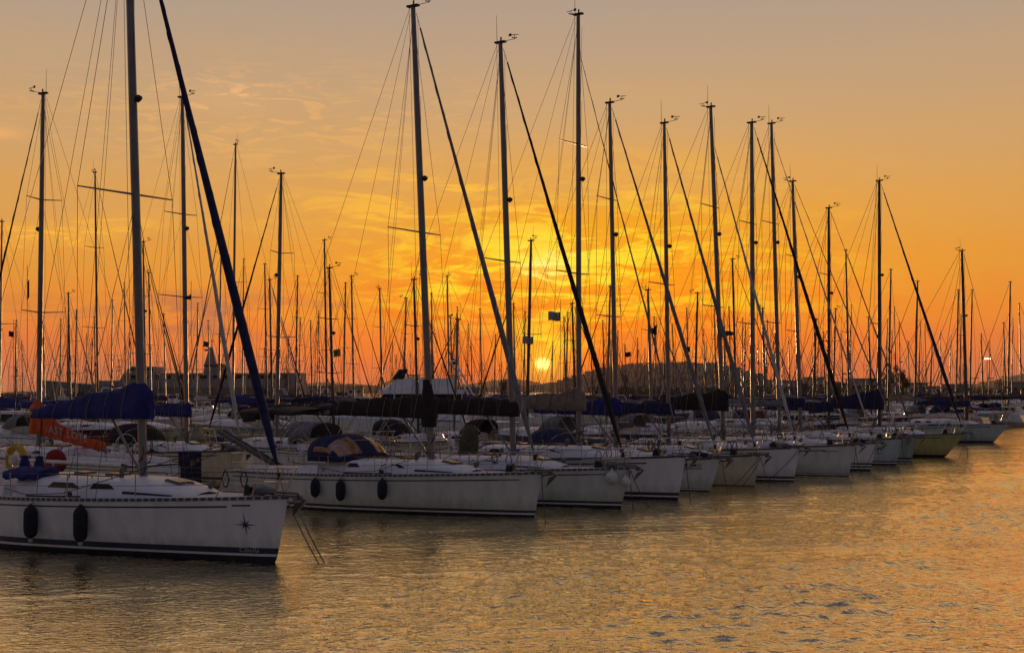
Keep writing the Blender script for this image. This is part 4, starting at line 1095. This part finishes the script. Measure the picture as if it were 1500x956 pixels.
# town houses
def house_proto(w, d, h, fl, wallc, nm):
    m_ = mat(nm, wallc, .85, vary=.12, scale=.2); 
    mb = MB(); mb.box((0, 0, h / 2 - 3), (w, d, h + 6)); 
    mb.box((w * .2, 0, h + .9), (w * .3, d * .4, 1.8))
    fh = h / fl; n = max(2, int(w / 3.2))
    for f in range(fl):
        z = fh * (f + .5)
        for i in range(n):
            x = -w / 2 + w * (i + .5) / n; mb.box((x, -d / 2 - .02, z), (w / n * .5, .12, fh * .5), 1)
        if f: mb.box((0, -d / 2 - .45, fh * f), (w * .8, .9, .22))
    return mb, m_
HP = []
for (w, d, h, fl, c, nm) in ((11, 10, 12, 4, (.6, .55, .48), "plaster_cream"), (9, 9, 9, 3, (.68, .66, .62), "plaster_white"), (13, 10, 14, 5, (.52, .46, .4), "plaster_beige"), (10, 9, 10, 3, (.4, .34, .28), "plaster_ochre")):
    HP.append(house_proto(w, d, h, fl, c, nm))
hp_obj = []
cnt = 0
cells = []
for j in range(9):
    y = 2215 + j * 55
    for i in range(200):
        x = -330 + i * 14.5 + (j % 2) * 6
        px = CX + x * FOC / y
        if not (818 < px < 1118): continue
        cells.append((x, y))
rnd.shuffle(cells)
for (x, y) in cells[:270]:
    x += rnd.uniform(-1.5, 1.5); hh = hill_h(x, y)
    if hh < 1: continue
    k = rnd.randrange(4)
    while len(hp_obj) < 4: hp_obj.append(None)
    if hp_obj[k] is None:
        o = HP[k][0].build("apartment_block", [HP[k][1], GLASS]); hp_obj[k] = o
    else: o = hp_obj[k].copy(); COL.objects.link(o)
    o.location = (x, y + rnd.uniform(-8, 8), hill_h(x, y) - 3.5); o.rotation_euler = (0, 0, rnd.uniform(-.35, .35)); o.scale = (rnd.uniform(.8, 1.05), 1, rnd.uniform(.55, .8))
    tag(o, "pale apartment block among the many stacked up the hazy hillside town", "building", "apartment blocks covering the hillside")

# vegetation
LEAF = mat("foliage_dark", (.045, .055, .025), .9, vary=.35, scale=2)
BARK = mat("bark", (.08, .06, .045), .95, vary=.2)
def leaf_cloud(mb, c, rx, rz, n, sz, r_):
    for _ in range(n):
        a = r_.uniform(0, 2 * PI); b = math.acos(r_.uniform(-1, 1)); k = r_.random() ** .45
        p = Vector((c[0] + rx * k * math.sin(b) * math.cos(a), c[1] + rx * k * math.sin(b) * math.sin(a), c[2] + rz * k * math.cos(b)))
        u = Vector((r_.uniform(-1, 1), r_.uniform(-1, 1), r_.uniform(-1, 1))).normalized() * sz * r_.uniform(.6, 1.3); v = u.orthogonal().normalized() * sz * .6
        mb.add([p - u, p - v, p + u, p + v], [(0, 1, 2, 3)])
def tree(px, z, py_top, wpx, label, name="tree", seed=1, dense=1.0):
    r_ = random.Random(seed); x = (px - CX) * z / FOC; H_ = CAM_H + (HY - py_top) * z / FOC - 1.3; W = wpx * z / FOC / 2
    root = thing(name, label, "tree", (x, z, 1.3), 0, "trees behind the marina")
    mb = MB(); mb.tube([(0, 0, -.5), (.2, 0, H_ * .3), (.0, 0, H_ * .75)], [H_ * .035, H_ * .028, H_ * .01], 7)
    for k in range(7):
        a = r_.uniform(0, 6.3); z0 = H_ * r_.uniform(.2, .5); mb.tube([(0.1, 0, z0), (W * .4 * math.cos(a), W * .4 * math.sin(a), z0 + H_ * .2), (W * .75 * math.cos(a), W * .75 * math.sin(a), z0 + H_ * .33)], [H_ * .015, H_ * .009, H_ * .004], 5)
    mb.build("trunk", BARK, root)
    mb = MB()
    for k in range(int(16 * dense)):
        a = r_.uniform(0, 6.3); q_ = r_.uniform(0, .8) * W; zc = H_ * r_.uniform(.45, .9)
        leaf_cloud(mb, (q_ * math.cos(a), q_ * math.sin(a), zc), W * .32, H_ * .13, 90, H_ * .03, r_)
    mb.build("crown", LEAF, root); return root
tree(1302, 400, 533, 34, "taller tree with sky showing through, standing right of the yellow sloop's mast", seed=3)
tree(1322, 405, 541, 30, "lower loose-crowned tree just right of the taller open tree", seed=4)
tree(738, 396, 556, 14, "small bushy tree on the quay below the setting sun", seed=5)
tree(1180, 430, 560, 26, "round dark tree on the quay, between the two nearest grey masts", seed=6)
tree(1232, 425, 558, 30, "wide dark tree beside the low waterfront houses", seed=7)
tree(1040, 410, 566, 26, "low dark tree at the foot of the hillside town", seed=8)
tree(370, 560, 563, 36, "dark spreading tree on the far shore right of the ship", seed=9)
mb = MB(); r_ = random.Random(9)
for k in range(260):
    px = r_.uniform(900, 1640); z = r_.uniform(440, 520); x = (px - CX) * z / FOC
    leaf_cloud(mb, (x, z, 2.4 + r_.uniform(0, 1.6)), 3.2, 1.8, 26, .55, r_)
struct(mb.build("waterfront_shrubbery", LEAF), "stuff")
mb = MB()
for k in range(90):
    px = r_.uniform(870, 1075); x = (px - CX) * ZR / FOC; y = ZR * 1.0 + r_.uniform(-20, 20)
    leaf_cloud(mb, (x, y, hill_h(x, y) + 1), 6, 4, 20, 1.6, r_)
struct(mb.build("ridge_woodland", LEAF), "stuff")

# low waterfront houses
WH = [(1105,30,560),(1150,34,559),(1192,22,553),(1262,40,555),(1340,26,561),(1370,30,566),(1400,36,563),(1485,44,560),(1525,40,562),(940,26,566),(985,22,567),(880,22,568),(470,30,566),(520,24,567),(640,26,567),(690,22,568)]
for i, (px, w, py) in enumerate(WH):
    z = 540 + (i % 3) * 22; W = w * z / FOC; hh = CAM_H + (HY - py) * z / FOC - 1.3; x = (px - CX) * z / FOC
    t = thing("waterfront_building", "?", "building", (x, z, 1.3), rnd.uniform(-.15, .15), "low buildings along the waterfront")
    mb = MB(); mb.box((0, 0, hh / 2 - .2), (W, 9, hh + .4)); mb.build("wall", [HP[i % 4][1]], t)
    mb = MB(); mb.box((0, 0, hh + .12), (W + .8, 9.8, .3)); mb.build("roof", CONC, t)
    for k in range(max(2, int(W / 2.6))):
        mb = MB(); mb.box((-W / 2 + W * (k + .5) / max(2, int(W / 2.6)), -4.53, hh * .55), (1.2, .1, min(1.4, hh * .4))); mb.build("window", GLASS, t)
place_phrase([(px, o, "low pale waterfront building") for (px, w, py), o in zip(WH, [o for o in bpy.data.objects if o.name.startswith("waterfront_building")])], "one")

# street lamps and the lit floodlight
def lamp(px, z, py, label, lit=False):
    x = (px - CX) * z / FOC; H_ = CAM_H + (HY - py) * z / FOC - 1.3
    t = thing("street_lamp", label, "street lamp", (x, z, 1.3), 0, None if lit else "street lamps beyond the boats")
    mb = MB(); mb.tube([(0, 0, -.2), (0, 0, H_)], [.12, .08], 6); mb.build("post", DARKM, t)
    if lit:
        mb = MB(); mb.box((0, 0, H_ + .05), (2.0, .5, .25)); mb.build("housing", DARKM, t); mb = MB(); mb.box((0, -.3, H_ - .05), (1.7, .4, .34)); mb.build("floodlight", MATS["flood"], t)
    else:
        mb = MB(); mb.box((-.55, 0, H_), (1.2, .35, .22)); mb.box((.55, 0, H_ + .1), (1.2, .35, .22)); mb.build("lamp_head", DARKM, t)
emat("flood", (1, .87, .6), 4)
LP = [(1416,560),(1428,554),(1438,560),(1451,554),(1464,557),(1472,552),(1476,560)]
for i, (px, py) in enumerate(LP): lamp(px, 420, py, f"dark unlit street lamp, {ORD[i]} of the row near the lit floodlight")
lamp(1446, 400, 525, "tall post carrying a glowing white floodlight before the orange sky", True)

# ------------------------------------------------------------------ flags
def flag(px, py, w, hgt, z, kind, label, fly=-1, tilt=0.0, line=3.0):
    p = at3(px, py, z); s_ = z / FOC; W, Hh = w * s_, hgt * s_
    t = thing("flag", label, "flag", p, 0); mb = MB(); n = 12; vs = []
    def F(a, b): return (fly * W * a * math.cos(tilt), .12 * W * math.sin(a * 5.5), Hh * (b - .5) - W * a * math.sin(tilt) - .06 * Hh * math.sin(a * 6))
    rows = 9 if kind == "striped" else 6
    for i in range(n + 1):
        for j in range(rows + 1): vs.append(F(i / n, j / rows))
    fs = []; ms = []
    for i in range(n):
        for j in range(rows):
            a = i * (rows + 1) + j; m_ = 0
            if kind == "striped":
                m_ = 0 if j % 2 == 0 else 1
                if j >= 4 and i < 5: m_ = 1 if (j == 6 or i == 2) else 0
            if kind == "eagle": m_ = 1 if (i, j) in ((5,2),(6,2),(7,2),(6,3),(5,4),(7,4),(6,1),(4,3),(8,3)) else 0
            if kind == "tri" and abs(j - 2.5) > 3 * (1 - i / n): continue
            fs.append((a, a + 1, a + rows + 2, a + rows + 1)); ms.append(m_)
    for f, m_ in zip(fs, ms): mb.add([vs[i] for i in f], [(0, 1, 2, 3)], m_, True)
    c = {"striped": [LETD, STRW], "eagle": [CANV["yellow"], RUB], "plain": [CANV["navy"], RUB], "tri": [CANV["black"], RUB], "red": [CANV["red"], RUB]}[kind]
    o = mb.build("cloth", c, t); so = o.modifiers.new("thickness", 'SOLIDIFY'); so.thickness = .01
    mb = MB(); mb.tube([(0, 0, -line), (0, 0, Hh * .6 + .5)], max(.01, z * .00014), 4); mb.build("halyard", ROPED, t)
flag(821, 463, 18, 13, 62, "striped", "blue and white striped flag with a cross, upper right of the setting sun", line=4)
flag(781, 498, 15, 11, 80, "striped", "small striped flag tattered on the dark mast just above the sun", line=3)
flag(485, 517, 14, 11, 75, "eagle", "yellow flag with a dark emblem left of the amber-windowed sloop", fly=1)
flag(280, 434, 12, 8, 56, "tri", "dark pennant flying beside the mast of the white-furled sailboat", fly=-1, tilt=.3)
flag(962, 482, 14, 14, 100, "tri", "dark triangular pennant above the hillside town", fly=-1, tilt=.4)
flag(20, 489, 7, 8, 60, "plain", "small dark flag near the photo edge, left of the orange-covered sailboat", fly=-1)
flag(40, 424, 3, 26, 50, "plain", "narrow dark streamer hanging below the spreader of the orange-covered sailboat", fly=1)
flag(1003, 512, 8, 8, 110, "plain", "tiny dark flag over the hillside ridge", fly=1)
flag(916, 519, 8, 7, 90, "plain", "tiny curled flag right of the lettered sloop's mast", fly=1)
flag(306, 504, 8, 8, 300, "plain", "small dark flag flying from the ship's pale mast", fly=-1, line=1.5)

# red round cover and red kayak behind
p = at3(82, 678, 46); t = thing("round_cover", "dark red round cover with a white lamp standing behind the blue boom", "buoy cover", (p.x, p.y, p.z - .2), R(-20))
mb = MB(); mb.lathe([(.05, -.09), (.36, -.1), (.42, -.04), (.42, .04), (.36, .1), (.05, .09)], (0, 0, .25), 20, axis='y'); mb.build("disc", CANV["red"], t)
mb = MB(); mb.box((0, -.13, .2), (.07, .05, .2)); mb.build("lamp_body", FENW, t); mb = MB(); mb.tube([(0, .12, -.9), (0, .12, .5)], .02, 5); mb.build("holder", STEEL, t)
p = at3(685, 645, 50.5); t = thing("covered_binnacle", "olive canvas bundle standing beyond the brown-covered boom", "canvas cover", (p.x, p.y, p.z - .6))
mb = MB(); secs = []
for (r0, z0, dx) in ((.28, 0, 0), (.36, .25, 0), (.36, .55, .04), (.3, .8, .1), (.34, .95, .16), (.18, 1.15, .1), (.03, 1.2, .1)):
    secs.append([(dx + r0 * math.cos(a) * (1 + .12 * math.sin(3 * a + z0 * 5)), r0 * .8 * math.sin(a), z0) for a in [2 * PI * k / 14 for k in range(14)]])
mb.loft(secs); mb.build("cloth", CANV["olive"], t); mb = MB(); mb.tube([(0, 0, -.6), (0, 0, .1)], .05, 6); mb.build("post", STEEL, t)

# ------------------------------------------------------------------ water
wm = bpy.data.materials.new("harbour_water"); wm.use_nodes = True; nt = wm.node_tree; N = nt.nodes; Lk = nt.links
b = N["Principled BSDF"]; b.inputs["Base Color"].default_value = (.008, .018, .018, 1); b.inputs["Roughness"].default_value = .05; b.inputs["IOR"].default_value = 1.9
geo = N.new("ShaderNodeNewGeometry")
def noise(scale, sx_=1, sy_=1, rot=0, detail=3, dist=0.0, rough=.5):
    mp = N.new("ShaderNodeMapping"); mp.inputs["Scale"].default_value = (sx_, sy_, 1); mp.inputs["Rotation"].default_value = (0, 0, rot)
    Lk.new(geo.outputs["Position"], mp.inputs["Vector"])
    n = N.new("ShaderNodeTexNoise"); n.inputs["Scale"].default_value = scale; n.inputs["Detail"].default_value = detail; n.inputs["Distortion"].default_value = dist; n.inputs["Roughness"].default_value = rough
    Lk.new(mp.outputs[0], n.inputs["Vector"]); return n.outputs["Fac"]
def scl(s, k):
    m = N.new("ShaderNodeMath"); m.operation = 'MULTIPLY'; Lk.new(s, m.inputs[0]); m.inputs[1].default_value = k; return m.outputs[0]
def addn(a, b_):
    m = N.new("ShaderNodeMath"); m.operation = 'ADD'; Lk.new(a, m.inputs[0]); Lk.new(b_, m.inputs[1]); return m.outputs[0]
def sharp(s):   # crests narrower than troughs
    m = N.new("ShaderNodeMath"); m.operation = 'POWER'; Lk.new(s, m.inputs[0]); m.inputs[1].default_value = 2.4; return m.outputs[0]
hgt = scl(sharp(noise(5.5, 1, 1.2, -.2, 3, .6)), .060)
hgt = addn(hgt, scl(noise(14.0, 1, 1.1, .5, 2, .3), .008))
dp = N.new("ShaderNodeVectorMath"); dp.operation = 'DOT_PRODUCT'; Lk.new(geo.outputs["Position"], dp.inputs[0]); dp.inputs[1].default_value = (HX, HZ, 0)
qr = N.new("ShaderNodeMapRange"); qr.interpolation_type = 'SMOOTHSTEP'; Lk.new(dp.outputs["Value"], qr.inputs["Value"])
qr.inputs["From Min"].default_value = -21.5; qr.inputs["From Max"].default_value = -8.5; qr.inputs["To Min"].default_value = .45; qr.inputs["To Max"].default_value = 1.1
pn = N.new("ShaderNodeMapRange"); Lk.new(noise(.12, 1, 2.2, .4, 3), pn.inputs["Value"]); pn.inputs["From Min"].default_value = .35; pn.inputs["From Max"].default_value = .65; pn.inputs["To Min"].default_value = .6; pn.inputs["To Max"].default_value = 1.3
mq = N.new("ShaderNodeMath"); mq.operation = 'MULTIPLY'; Lk.new(qr.outputs[0], mq.inputs[0]); Lk.new(pn.outputs[0], mq.inputs[1])
mh = N.new("ShaderNodeMath"); mh.operation = 'MULTIPLY'; Lk.new(hgt, mh.inputs[0]); Lk.new(mq.outputs[0], mh.inputs[1]); hgt = mh.outputs[0]
bp = N.new("ShaderNodeBump"); bp.inputs["Strength"].default_value = 1.0; bp.inputs["Distance"].default_value = 1.0
Lk.new(hgt, bp.inputs["Height"]); Lk.new(bp.outputs[0], b.inputs["Normal"])
b.inputs["IOR"].default_value = 1.33; b.inputs["Specular IOR Level"].default_value = 0.0; b.inputs["Roughness"].default_value = .6; b.inputs['Base Color'].default_value = (.004, .012, .012, 1)
fr_ = N.new("ShaderNodeFresnel"); fr_.inputs["IOR"].default_value = 1.42; Lk.new(bp.outputs[0], fr_.inputs["Normal"])
gm = N.new("ShaderNodeMath"); gm.operation = 'MULTIPLY'; gm.use_clamp = True; gm.inputs[1].default_value = 1.1
pw = N.new("ShaderNodeMath"); pw.operation = 'POWER'; Lk.new(fr_.outputs[0], pw.inputs[0]); pw.inputs[1].default_value = 1.55; Lk.new(pw.outputs[0], gm.inputs[0])
gl_ = N.new("ShaderNodeBsdfGlossy"); gl_.inputs["Roughness"].default_value = .02; gl_.inputs["Color"].default_value = (1, .9, .66, 1); Lk.new(bp.outputs[0], gl_.inputs["Normal"])
ms = N.new("ShaderNodeMixShader"); Lk.new(gm.outputs[0], ms.inputs[0]); Lk.new(b.outputs[0], ms.inputs[1]); Lk.new(gl_.outputs[0], ms.inputs[2])
Lk.new(ms.outputs[0], N["Material Output"].inputs["Surface"])
import numpy as np
mb = MB()
RR = np.exp(np.arange(math.log(9.5), math.log(420), .0030)); AA = np.arange(-.62, .621, .0014)
rg, ag = np.meshgrid(RR, AA, indexing='ij'); wx = rg * np.sin(ag); wy = rg * np.cos(ag)
rs = np.random.RandomState(4); wz = np.zeros_like(wx); dx = np.zeros_like(wx); dy = np.zeros_like(wx)
nw = 90
lam = np.exp(rs.uniform(math.log(.24), math.log(1.15), nw)); phs = rs.uniform(0, 2 * PI, nw)
dirs = R(-62) + rs.normal(0, .75, nw)
patch = .8 + .35 * np.sin(wx * .31 + wy * .12 + 1) * np.sin(wy * .17 - wx * .08) + .2 * np.sin(wx * .9 - wy * .4)
shel = np.clip((HX * wx + HZ * wy + 21.5) / 13, 0, 1); shel = .30 + .78 * shel * shel * (3 - 2 * shel); patch = patch * shel
for l_, p_, d_ in zip(lam, phs, dirs):
    k_ = 2 * PI / l_; sl_ = .0225
    fade = np.clip(l_ / (rg * .0060) - .5, 0, 1)          # ripples finer than the grid are left to the bump
    a_ = sl_ / k_ * fade; th_ = k_ * (wx * math.cos(d_) + wy * math.sin(d_)) + p_ + .6 * np.sin(.35 * wx + p_) + .5 * np.sin(.23 * wy + 2 * p_)
    wz += a_ * np.sin(th_) * patch; c_ = a_ * np.cos(th_) * .8
    dx += c_ * math.cos(d_); dy += c_ * math.sin(d_)
for l_, d_, s_ in ((4.2, R(-68), .009), (5.9, R(-80), .009), (2.6, R(-50), .010)):
    k_ = 2 * PI / l_; wz += s_ / k_ * np.sin(k_ * (wx * math.cos(d_) + wy * math.sin(d_)) + .8 * np.sin(.11 * wx))
ex = np.clip((420 - rg) / 60, 0, 1); wz *= ex
V = np.stack([wx + dx, wy + dy, wz], -1).reshape(-1, 3).astype(np.float32)
na, nr = len(AA), len(RR)
ii = (np.arange(nr - 1)[:, None] * na + np.arange(na - 1)[None, :]).ravel()
F_ = np.stack([ii, ii + 1, ii + na + 1, ii + na], -1)[:, ::-1]
off = np.array([[-6000, -300, -.16], [7000, -300, -.16], [7000, 9000, -.16], [-6000, 9000, -.16]], np.float32)
nv = len(V); V = np.concatenate([V, off]); F_ = np.concatenate([F_, np.array([[nv, nv + 1, nv + 2, nv + 3]])]).astype(np.int32)
me = bpy.data.meshes.new("water"); me.vertices.add(len(V)); me.vertices.foreach_set("co", V.ravel())
me.loops.add(F_.size); me.loops.foreach_set("vertex_index", F_.ravel()); me.polygons.add(len(F_))
me.polygons.foreach_set("loop_start", np.arange(0, F_.size, 4, dtype=np.int32)); me.polygons.foreach_set("use_smooth", np.ones(len(F_), bool))
me.update(calc_edges=True); me.materials.append(wm)
wo = bpy.data.objects.new("water", me); COL.objects.link(wo); struct(wo)

# ------------------------------------------------------------------ sky
SUN_AZ = math.atan2(45, FOC); SUN_EL = math.atan2(39, FOC)
w = bpy.data.worlds.new("World"); scene.world = w; w.use_nodes = True; nt = w.node_tree; N = nt.nodes; Lk = nt.links
for n in list(N): N.remove(n)
out = N.new("ShaderNodeOutputWorld"); bgd = N.new("ShaderNodeBackground"); Lk.new(bgd.outputs[0], out.inputs[0])
tc = N.new("ShaderNodeTexCoord"); sep = N.new("ShaderNodeSeparateXYZ"); Lk.new(tc.outputs["Generated"], sep.inputs[0])
def M(op, a, b_=None, c=None, clamp=False):
    m = N.new("ShaderNodeMath"); m.operation = op; m.use_clamp = clamp
    for i, v in enumerate((a, b_, c)):
        if v is None: continue
        if isinstance(v, (int, float)): m.inputs[i].default_value = v
        else: Lk.new(v, m.inputs[i])
    return m.outputs[0]
def MIX(f, a, b_, mode='MIX'):
    m = N.new("ShaderNodeMix"); m.data_type = 'RGBA'; m.blend_type = mode
    for i, v in ((0, f), (6, a), (7, b_)):
        if isinstance(v, (int, float)): m.inputs[i].default_value = v
        elif isinstance(v, tuple): m.inputs[i].default_value = (*v, 1)
        else: Lk.new(v, m.inputs[i])
    return m.outputs[2]
def srgb(r, g, b_): 
    f = lambda c: (c / 255 / 12.92) if c / 255 <= .04045 else ((c / 255 + .055) / 1.055) ** 2.4
    return (f(r), f(g), f(b_))
el = M('ARCSINE', sep.outputs[2]); az = M('ARCTAN2', sep.outputs[0], sep.outputs[1])
ela = M('MAXIMUM', el, 0.0)
fac = M('SQRT', M('MULTIPLY', ela, 2 / PI))
def ramp(stops):
    r = N.new("ShaderNodeValToRGB"); r.color_ramp.interpolation = 'EASE'
    e = r.color_ramp.elements
    while len(e) < len(stops): e.new(.5)
    for i, (p, c) in enumerate(stops): e[i].position = p; e[i].color = (*srgb(*c), 1)
    Lk.new(fac, r.inputs[0]); return r.outputs[0]
fp = lambda py: math.sqrt(max(0, math.atan2(HY - py, FOC)) * 2 / PI)
tail = [(.49, (186, 156, 116)), (.55, (150, 122, 96)), (.66, (66, 66, 76)), (1, (70, 76, 106))]
side = ramp([(0, (186, 106, 92)), (fp(545), (204, 108, 78)), (fp(500), (226, 118, 60)), (fp(450), (230, 138, 50)), (fp(390), (225, 150, 58)), (fp(300), (217, 158, 84)), (fp(200), (204, 160, 108)), (fp(100), (190, 158, 124)), (fp(0), (176, 155, 136))] + tail)
sunc = ramp([(0, (214, 70, 38)), (fp(545), (238, 84, 22)), (fp(500), (247, 114, 2)), (fp(450), (251, 138, 0)), (fp(390), (250, 152, 2)), (fp(330), (240, 158, 24)), (fp(260), (224, 162, 78)), (fp(150), (200, 161, 115)), (fp(60), (184, 157, 130)), (fp(0), (176, 155, 136))] + tail)
daz = M('SUBTRACT', az, SUN_AZ)
def gauss(da, sa, e0, se):
    x = M('POWER', M('DIVIDE', da, sa), 2.0); y = M('POWER', M('DIVIDE', M('SUBTRACT', el, e0), se), 2.0)
    return M('POWER', 2.71828, M('MULTIPLY', M('ADD', x, y), -1.0))
wsun = M('POWER', 2.71828, M('MULTIPLY', M('POWER', M('DIVIDE', M('SUBTRACT', daz, .045), .20), 2.0), -1.0))
col = MIX(wsun, side, sunc)
# cloud field in azimuth and elevation
cmb = N.new("ShaderNodeCombineXYZ"); Lk.new(M('MULTIPLY', az, 9.0), cmb.inputs[0]); Lk.new(M('MULTIPLY', el, 46.0), cmb.inputs[1])
def cnoise(sc, off, det=6, dist=.6, rough=.6):
    mp = N.new("ShaderNodeMapping"); mp.inputs["Location"].default_value = (off, off * .7, 0); mp.inputs["Rotation"].default_value = (0, 0, R(4)); Lk.new(cmb.outputs[0], mp.inputs["Vector"])
    n = N.new("ShaderNodeTexNoise"); n.inputs["Scale"].default_value = sc; n.inputs["Detail"].default_value = det; n.inputs["Distortion"].default_value = dist; n.inputs["Roughness"].default_value = rough
    Lk.new(mp.outputs[0], n.inputs["Vector"]); return n.outputs["Fac"]
def rng(v, a, b_):
    m = N.new("ShaderNodeMapRange"); m.interpolation_type = 'SMOOTHSTEP'; Lk.new(v, m.inputs["Value"]); m.inputs["From Min"].default_value = a; m.inputs["From Max"].default_value = b_; return m.outputs[0]
c1 = rng(cnoise(1.1, 3.1, 7, 1.0), .50, .59)
c2 = rng(cnoise(2.6, 9.4, 8, 1.4, .65), .49, .60)
c3 = rng(cnoise(1.0, 21.0), .48, .66)
cc = M('ADD', M('MULTIPLY', c1, .6), M('MULTIPLY', c2, .5), clamp=True)
# lit streaks
yl = gauss(M('SUBTRACT', daz, .02), .13, .092, .042)
col = MIX(M('MULTIPLY', M('MULTIPLY', yl, cc), 1.6, clamp=True), col, (1.0, .72, .02))
hot = gauss(M('SUBTRACT', daz, .008), .050, .088, .026)
col = MIX(M('MULTIPLY', hot, M('ADD', .2, M('MULTIPLY', cc, 1.1)), clamp=True), col, (1.0, .86, .03))
core = gauss(M('SUBTRACT', daz, .004), .020, .093, .010)
col = MIX(M('MULTIPLY', core, M('ADD', .3, M('MULTIPLY', c2, .9)), clamp=True), col, (1.25, 1.0, .25))
hot2 = gauss(M('ADD', daz, .003), .022, .034, .010)
col = MIX(M('MULTIPLY', hot2, M('ADD', .3, M('MULTIPLY', cc, .9)), clamp=True), col, (1.0, .80, .02))
dk = gauss(M('SUBTRACT', daz, .02), .22, .060, .03)
c4 = rng(cnoise(1.9, 33.0, 7, .8), .5, .64)
col = MIX(M('MULTIPLY', M('MULTIPLY', dk, c4), .75), col, srgb(236, 104, 6))
# bright orange-yellow flecks at the right of the sun
rf_ = gauss(M('SUBTRACT', daz, .13), .07, .075, .04)
col = MIX(M('MULTIPLY', M('MULTIPLY', rf_, c1), .6), col, srgb(255, 190, 20))
# mauve bands low on the left, and peach wisps high up
band = gauss(M('ADD', az, .24), .17, .052, .018)
col = MIX(M('MULTIPLY', M('MULTIPLY', band, c3), .9), col, srgb(176, 104, 78))
band = gauss(M('SUBTRACT', az, .25), .22, .035, .02)
col = MIX(M('MULTIPLY', M('MULTIPLY', band, c3), .35), col, srgb(205, 120, 70))
hi = gauss(M('ADD', az, .18), .16, .19, .035)
col = MIX(M('MULTIPLY', M("MULTIPLY", hi, c2), .45), col, srgb(242, 178, 100))
hi = gauss(M('ADD', az, .02), .14, .135, .03)
col = MIX(M('MULTIPLY', M('MULTIPLY', hi, c1), .9), col, srgb(255, 186, 60))
hi = gauss(M('ADD', az, .205), .04, .2065, .012)
col = MIX(M('MULTIPLY', M('MULTIPLY', hi, M('ADD', .3, c2)), .55), col, srgb(246, 186, 128))
hi = gauss(M('ADD', az, .36), .012, .1745, .0035)
col = MIX(M('MULTIPLY', hi, .6), col, srgb(248, 176, 110))
# the slanting lit streak at the far left
ln_ = M('SUBTRACT', el, M('ADD', .1165, M('MULTIPLY', M('ADD', az, .25), .12)))
stk = M('MULTIPLY', M('POWER', 2.71828, M('MULTIPLY', M('POWER', M('DIVIDE', ln_, .0085), 2.0), -1.0)), rng(M('MULTIPLY', az, -1.0), .235, .30))
col = MIX(M('MULTIPLY', M('MULTIPLY', stk, M('ADD', .35, c2)), .95, clamp=True), col, (1.0, .47, .04))
# sun disc with its halo
dist = M('SQRT', M('ADD', M('POWER', daz, 2.0), M('POWER', M('MULTIPLY', M('SUBTRACT', el, SUN_EL), 1.25), 2.0)))
halo = M('POWER', 2.71828, M('MULTIPLY', M('DIVIDE', dist, .0115), -1.0))
col = MIX(M('MULTIPLY', halo, 1.3, clamp=True), col, (1.3, .72, .03))
disc = rng(dist, .0078, .0012)
col = MIX(disc, col, (2.4, 1.9, .5))
# dusk side behind the camera and a faint physical sky
behind = rng(sep.outputs[1], .62, -.2)
col = MIX(M('MULTIPLY', behind, .95), col, MIX(rng(el, .3, 1.2), (.036, .041, .057), (.21, .21, .31)))
below = rng(el, -.002, -.03)
col = MIX(below, col, (.03, .03, .03))
sky = N.new("ShaderNodeTexSky"); sky.sky_type = 'NISHITA'; sky.sun_disc = False; sky.sun_elevation = SUN_EL; sky.sun_rotation = SUN_AZ
col = MIX(.005, col, sky.outputs[0], 'ADD')
Lk.new(col, bgd.inputs[0]); bgd.inputs[1].default_value = 1.0

sl = bpy.data.lights.new("sun", 'SUN'); sl.energy = 3.0; sl.angle = R(.6); sl.color = (1, .5, .18)
so = bpy.data.objects.new("sun", sl); COL.objects.link(so)
dirv = Vector((math.sin(SUN_AZ) * math.cos(SUN_EL), math.cos(SUN_AZ) * math.cos(SUN_EL), math.sin(SUN_EL)))
so.rotation_euler = dirv.to_track_quat('Z', 'Y').to_euler()

hz = bpy.data.materials.new("haze_air"); hz.use_nodes = True; nt = hz.node_tree; nt.nodes.clear()
o_ = nt.nodes.new("ShaderNodeOutputMaterial"); v_ = nt.nodes.new("ShaderNodeVolumePrincipled"); nt.links.new(v_.outputs[0], o_.inputs["Volume"])
v_.inputs["Color"].default_value = (.9, .68, .46, 1); v_.inputs["Density"].default_value = 5e-5; v_.inputs["Anisotropy"].default_value = .3
mb = MB(); mb.box((1000, 4700, 62), (17000, 10600, 130)); struct(mb.build("haze", hz), "stuff")

cam = bpy.data.cameras.new("camera"); co = bpy.data.objects.new("camera", cam); COL.objects.link(co); scene.camera = co
co.location = (0, 0, CAM_H); co.rotation_euler = (R(90), 0, 0)
cam.lens = 48.0; cam.sensor_width = 36; cam.shift_y = (HY - 478) / 1500; cam.clip_end = 30000; cam.clip_start = .1
vs_ = scene.view_settings; vs_.view_transform = 'Standard'; vs_.look = 'None'; vs_.exposure = 0; vs_.gamma = 1
scene.cycles.sample_clamp_indirect = 4; scene.cycles.max_bounces = 6
scene.cycles.use_denoising = True
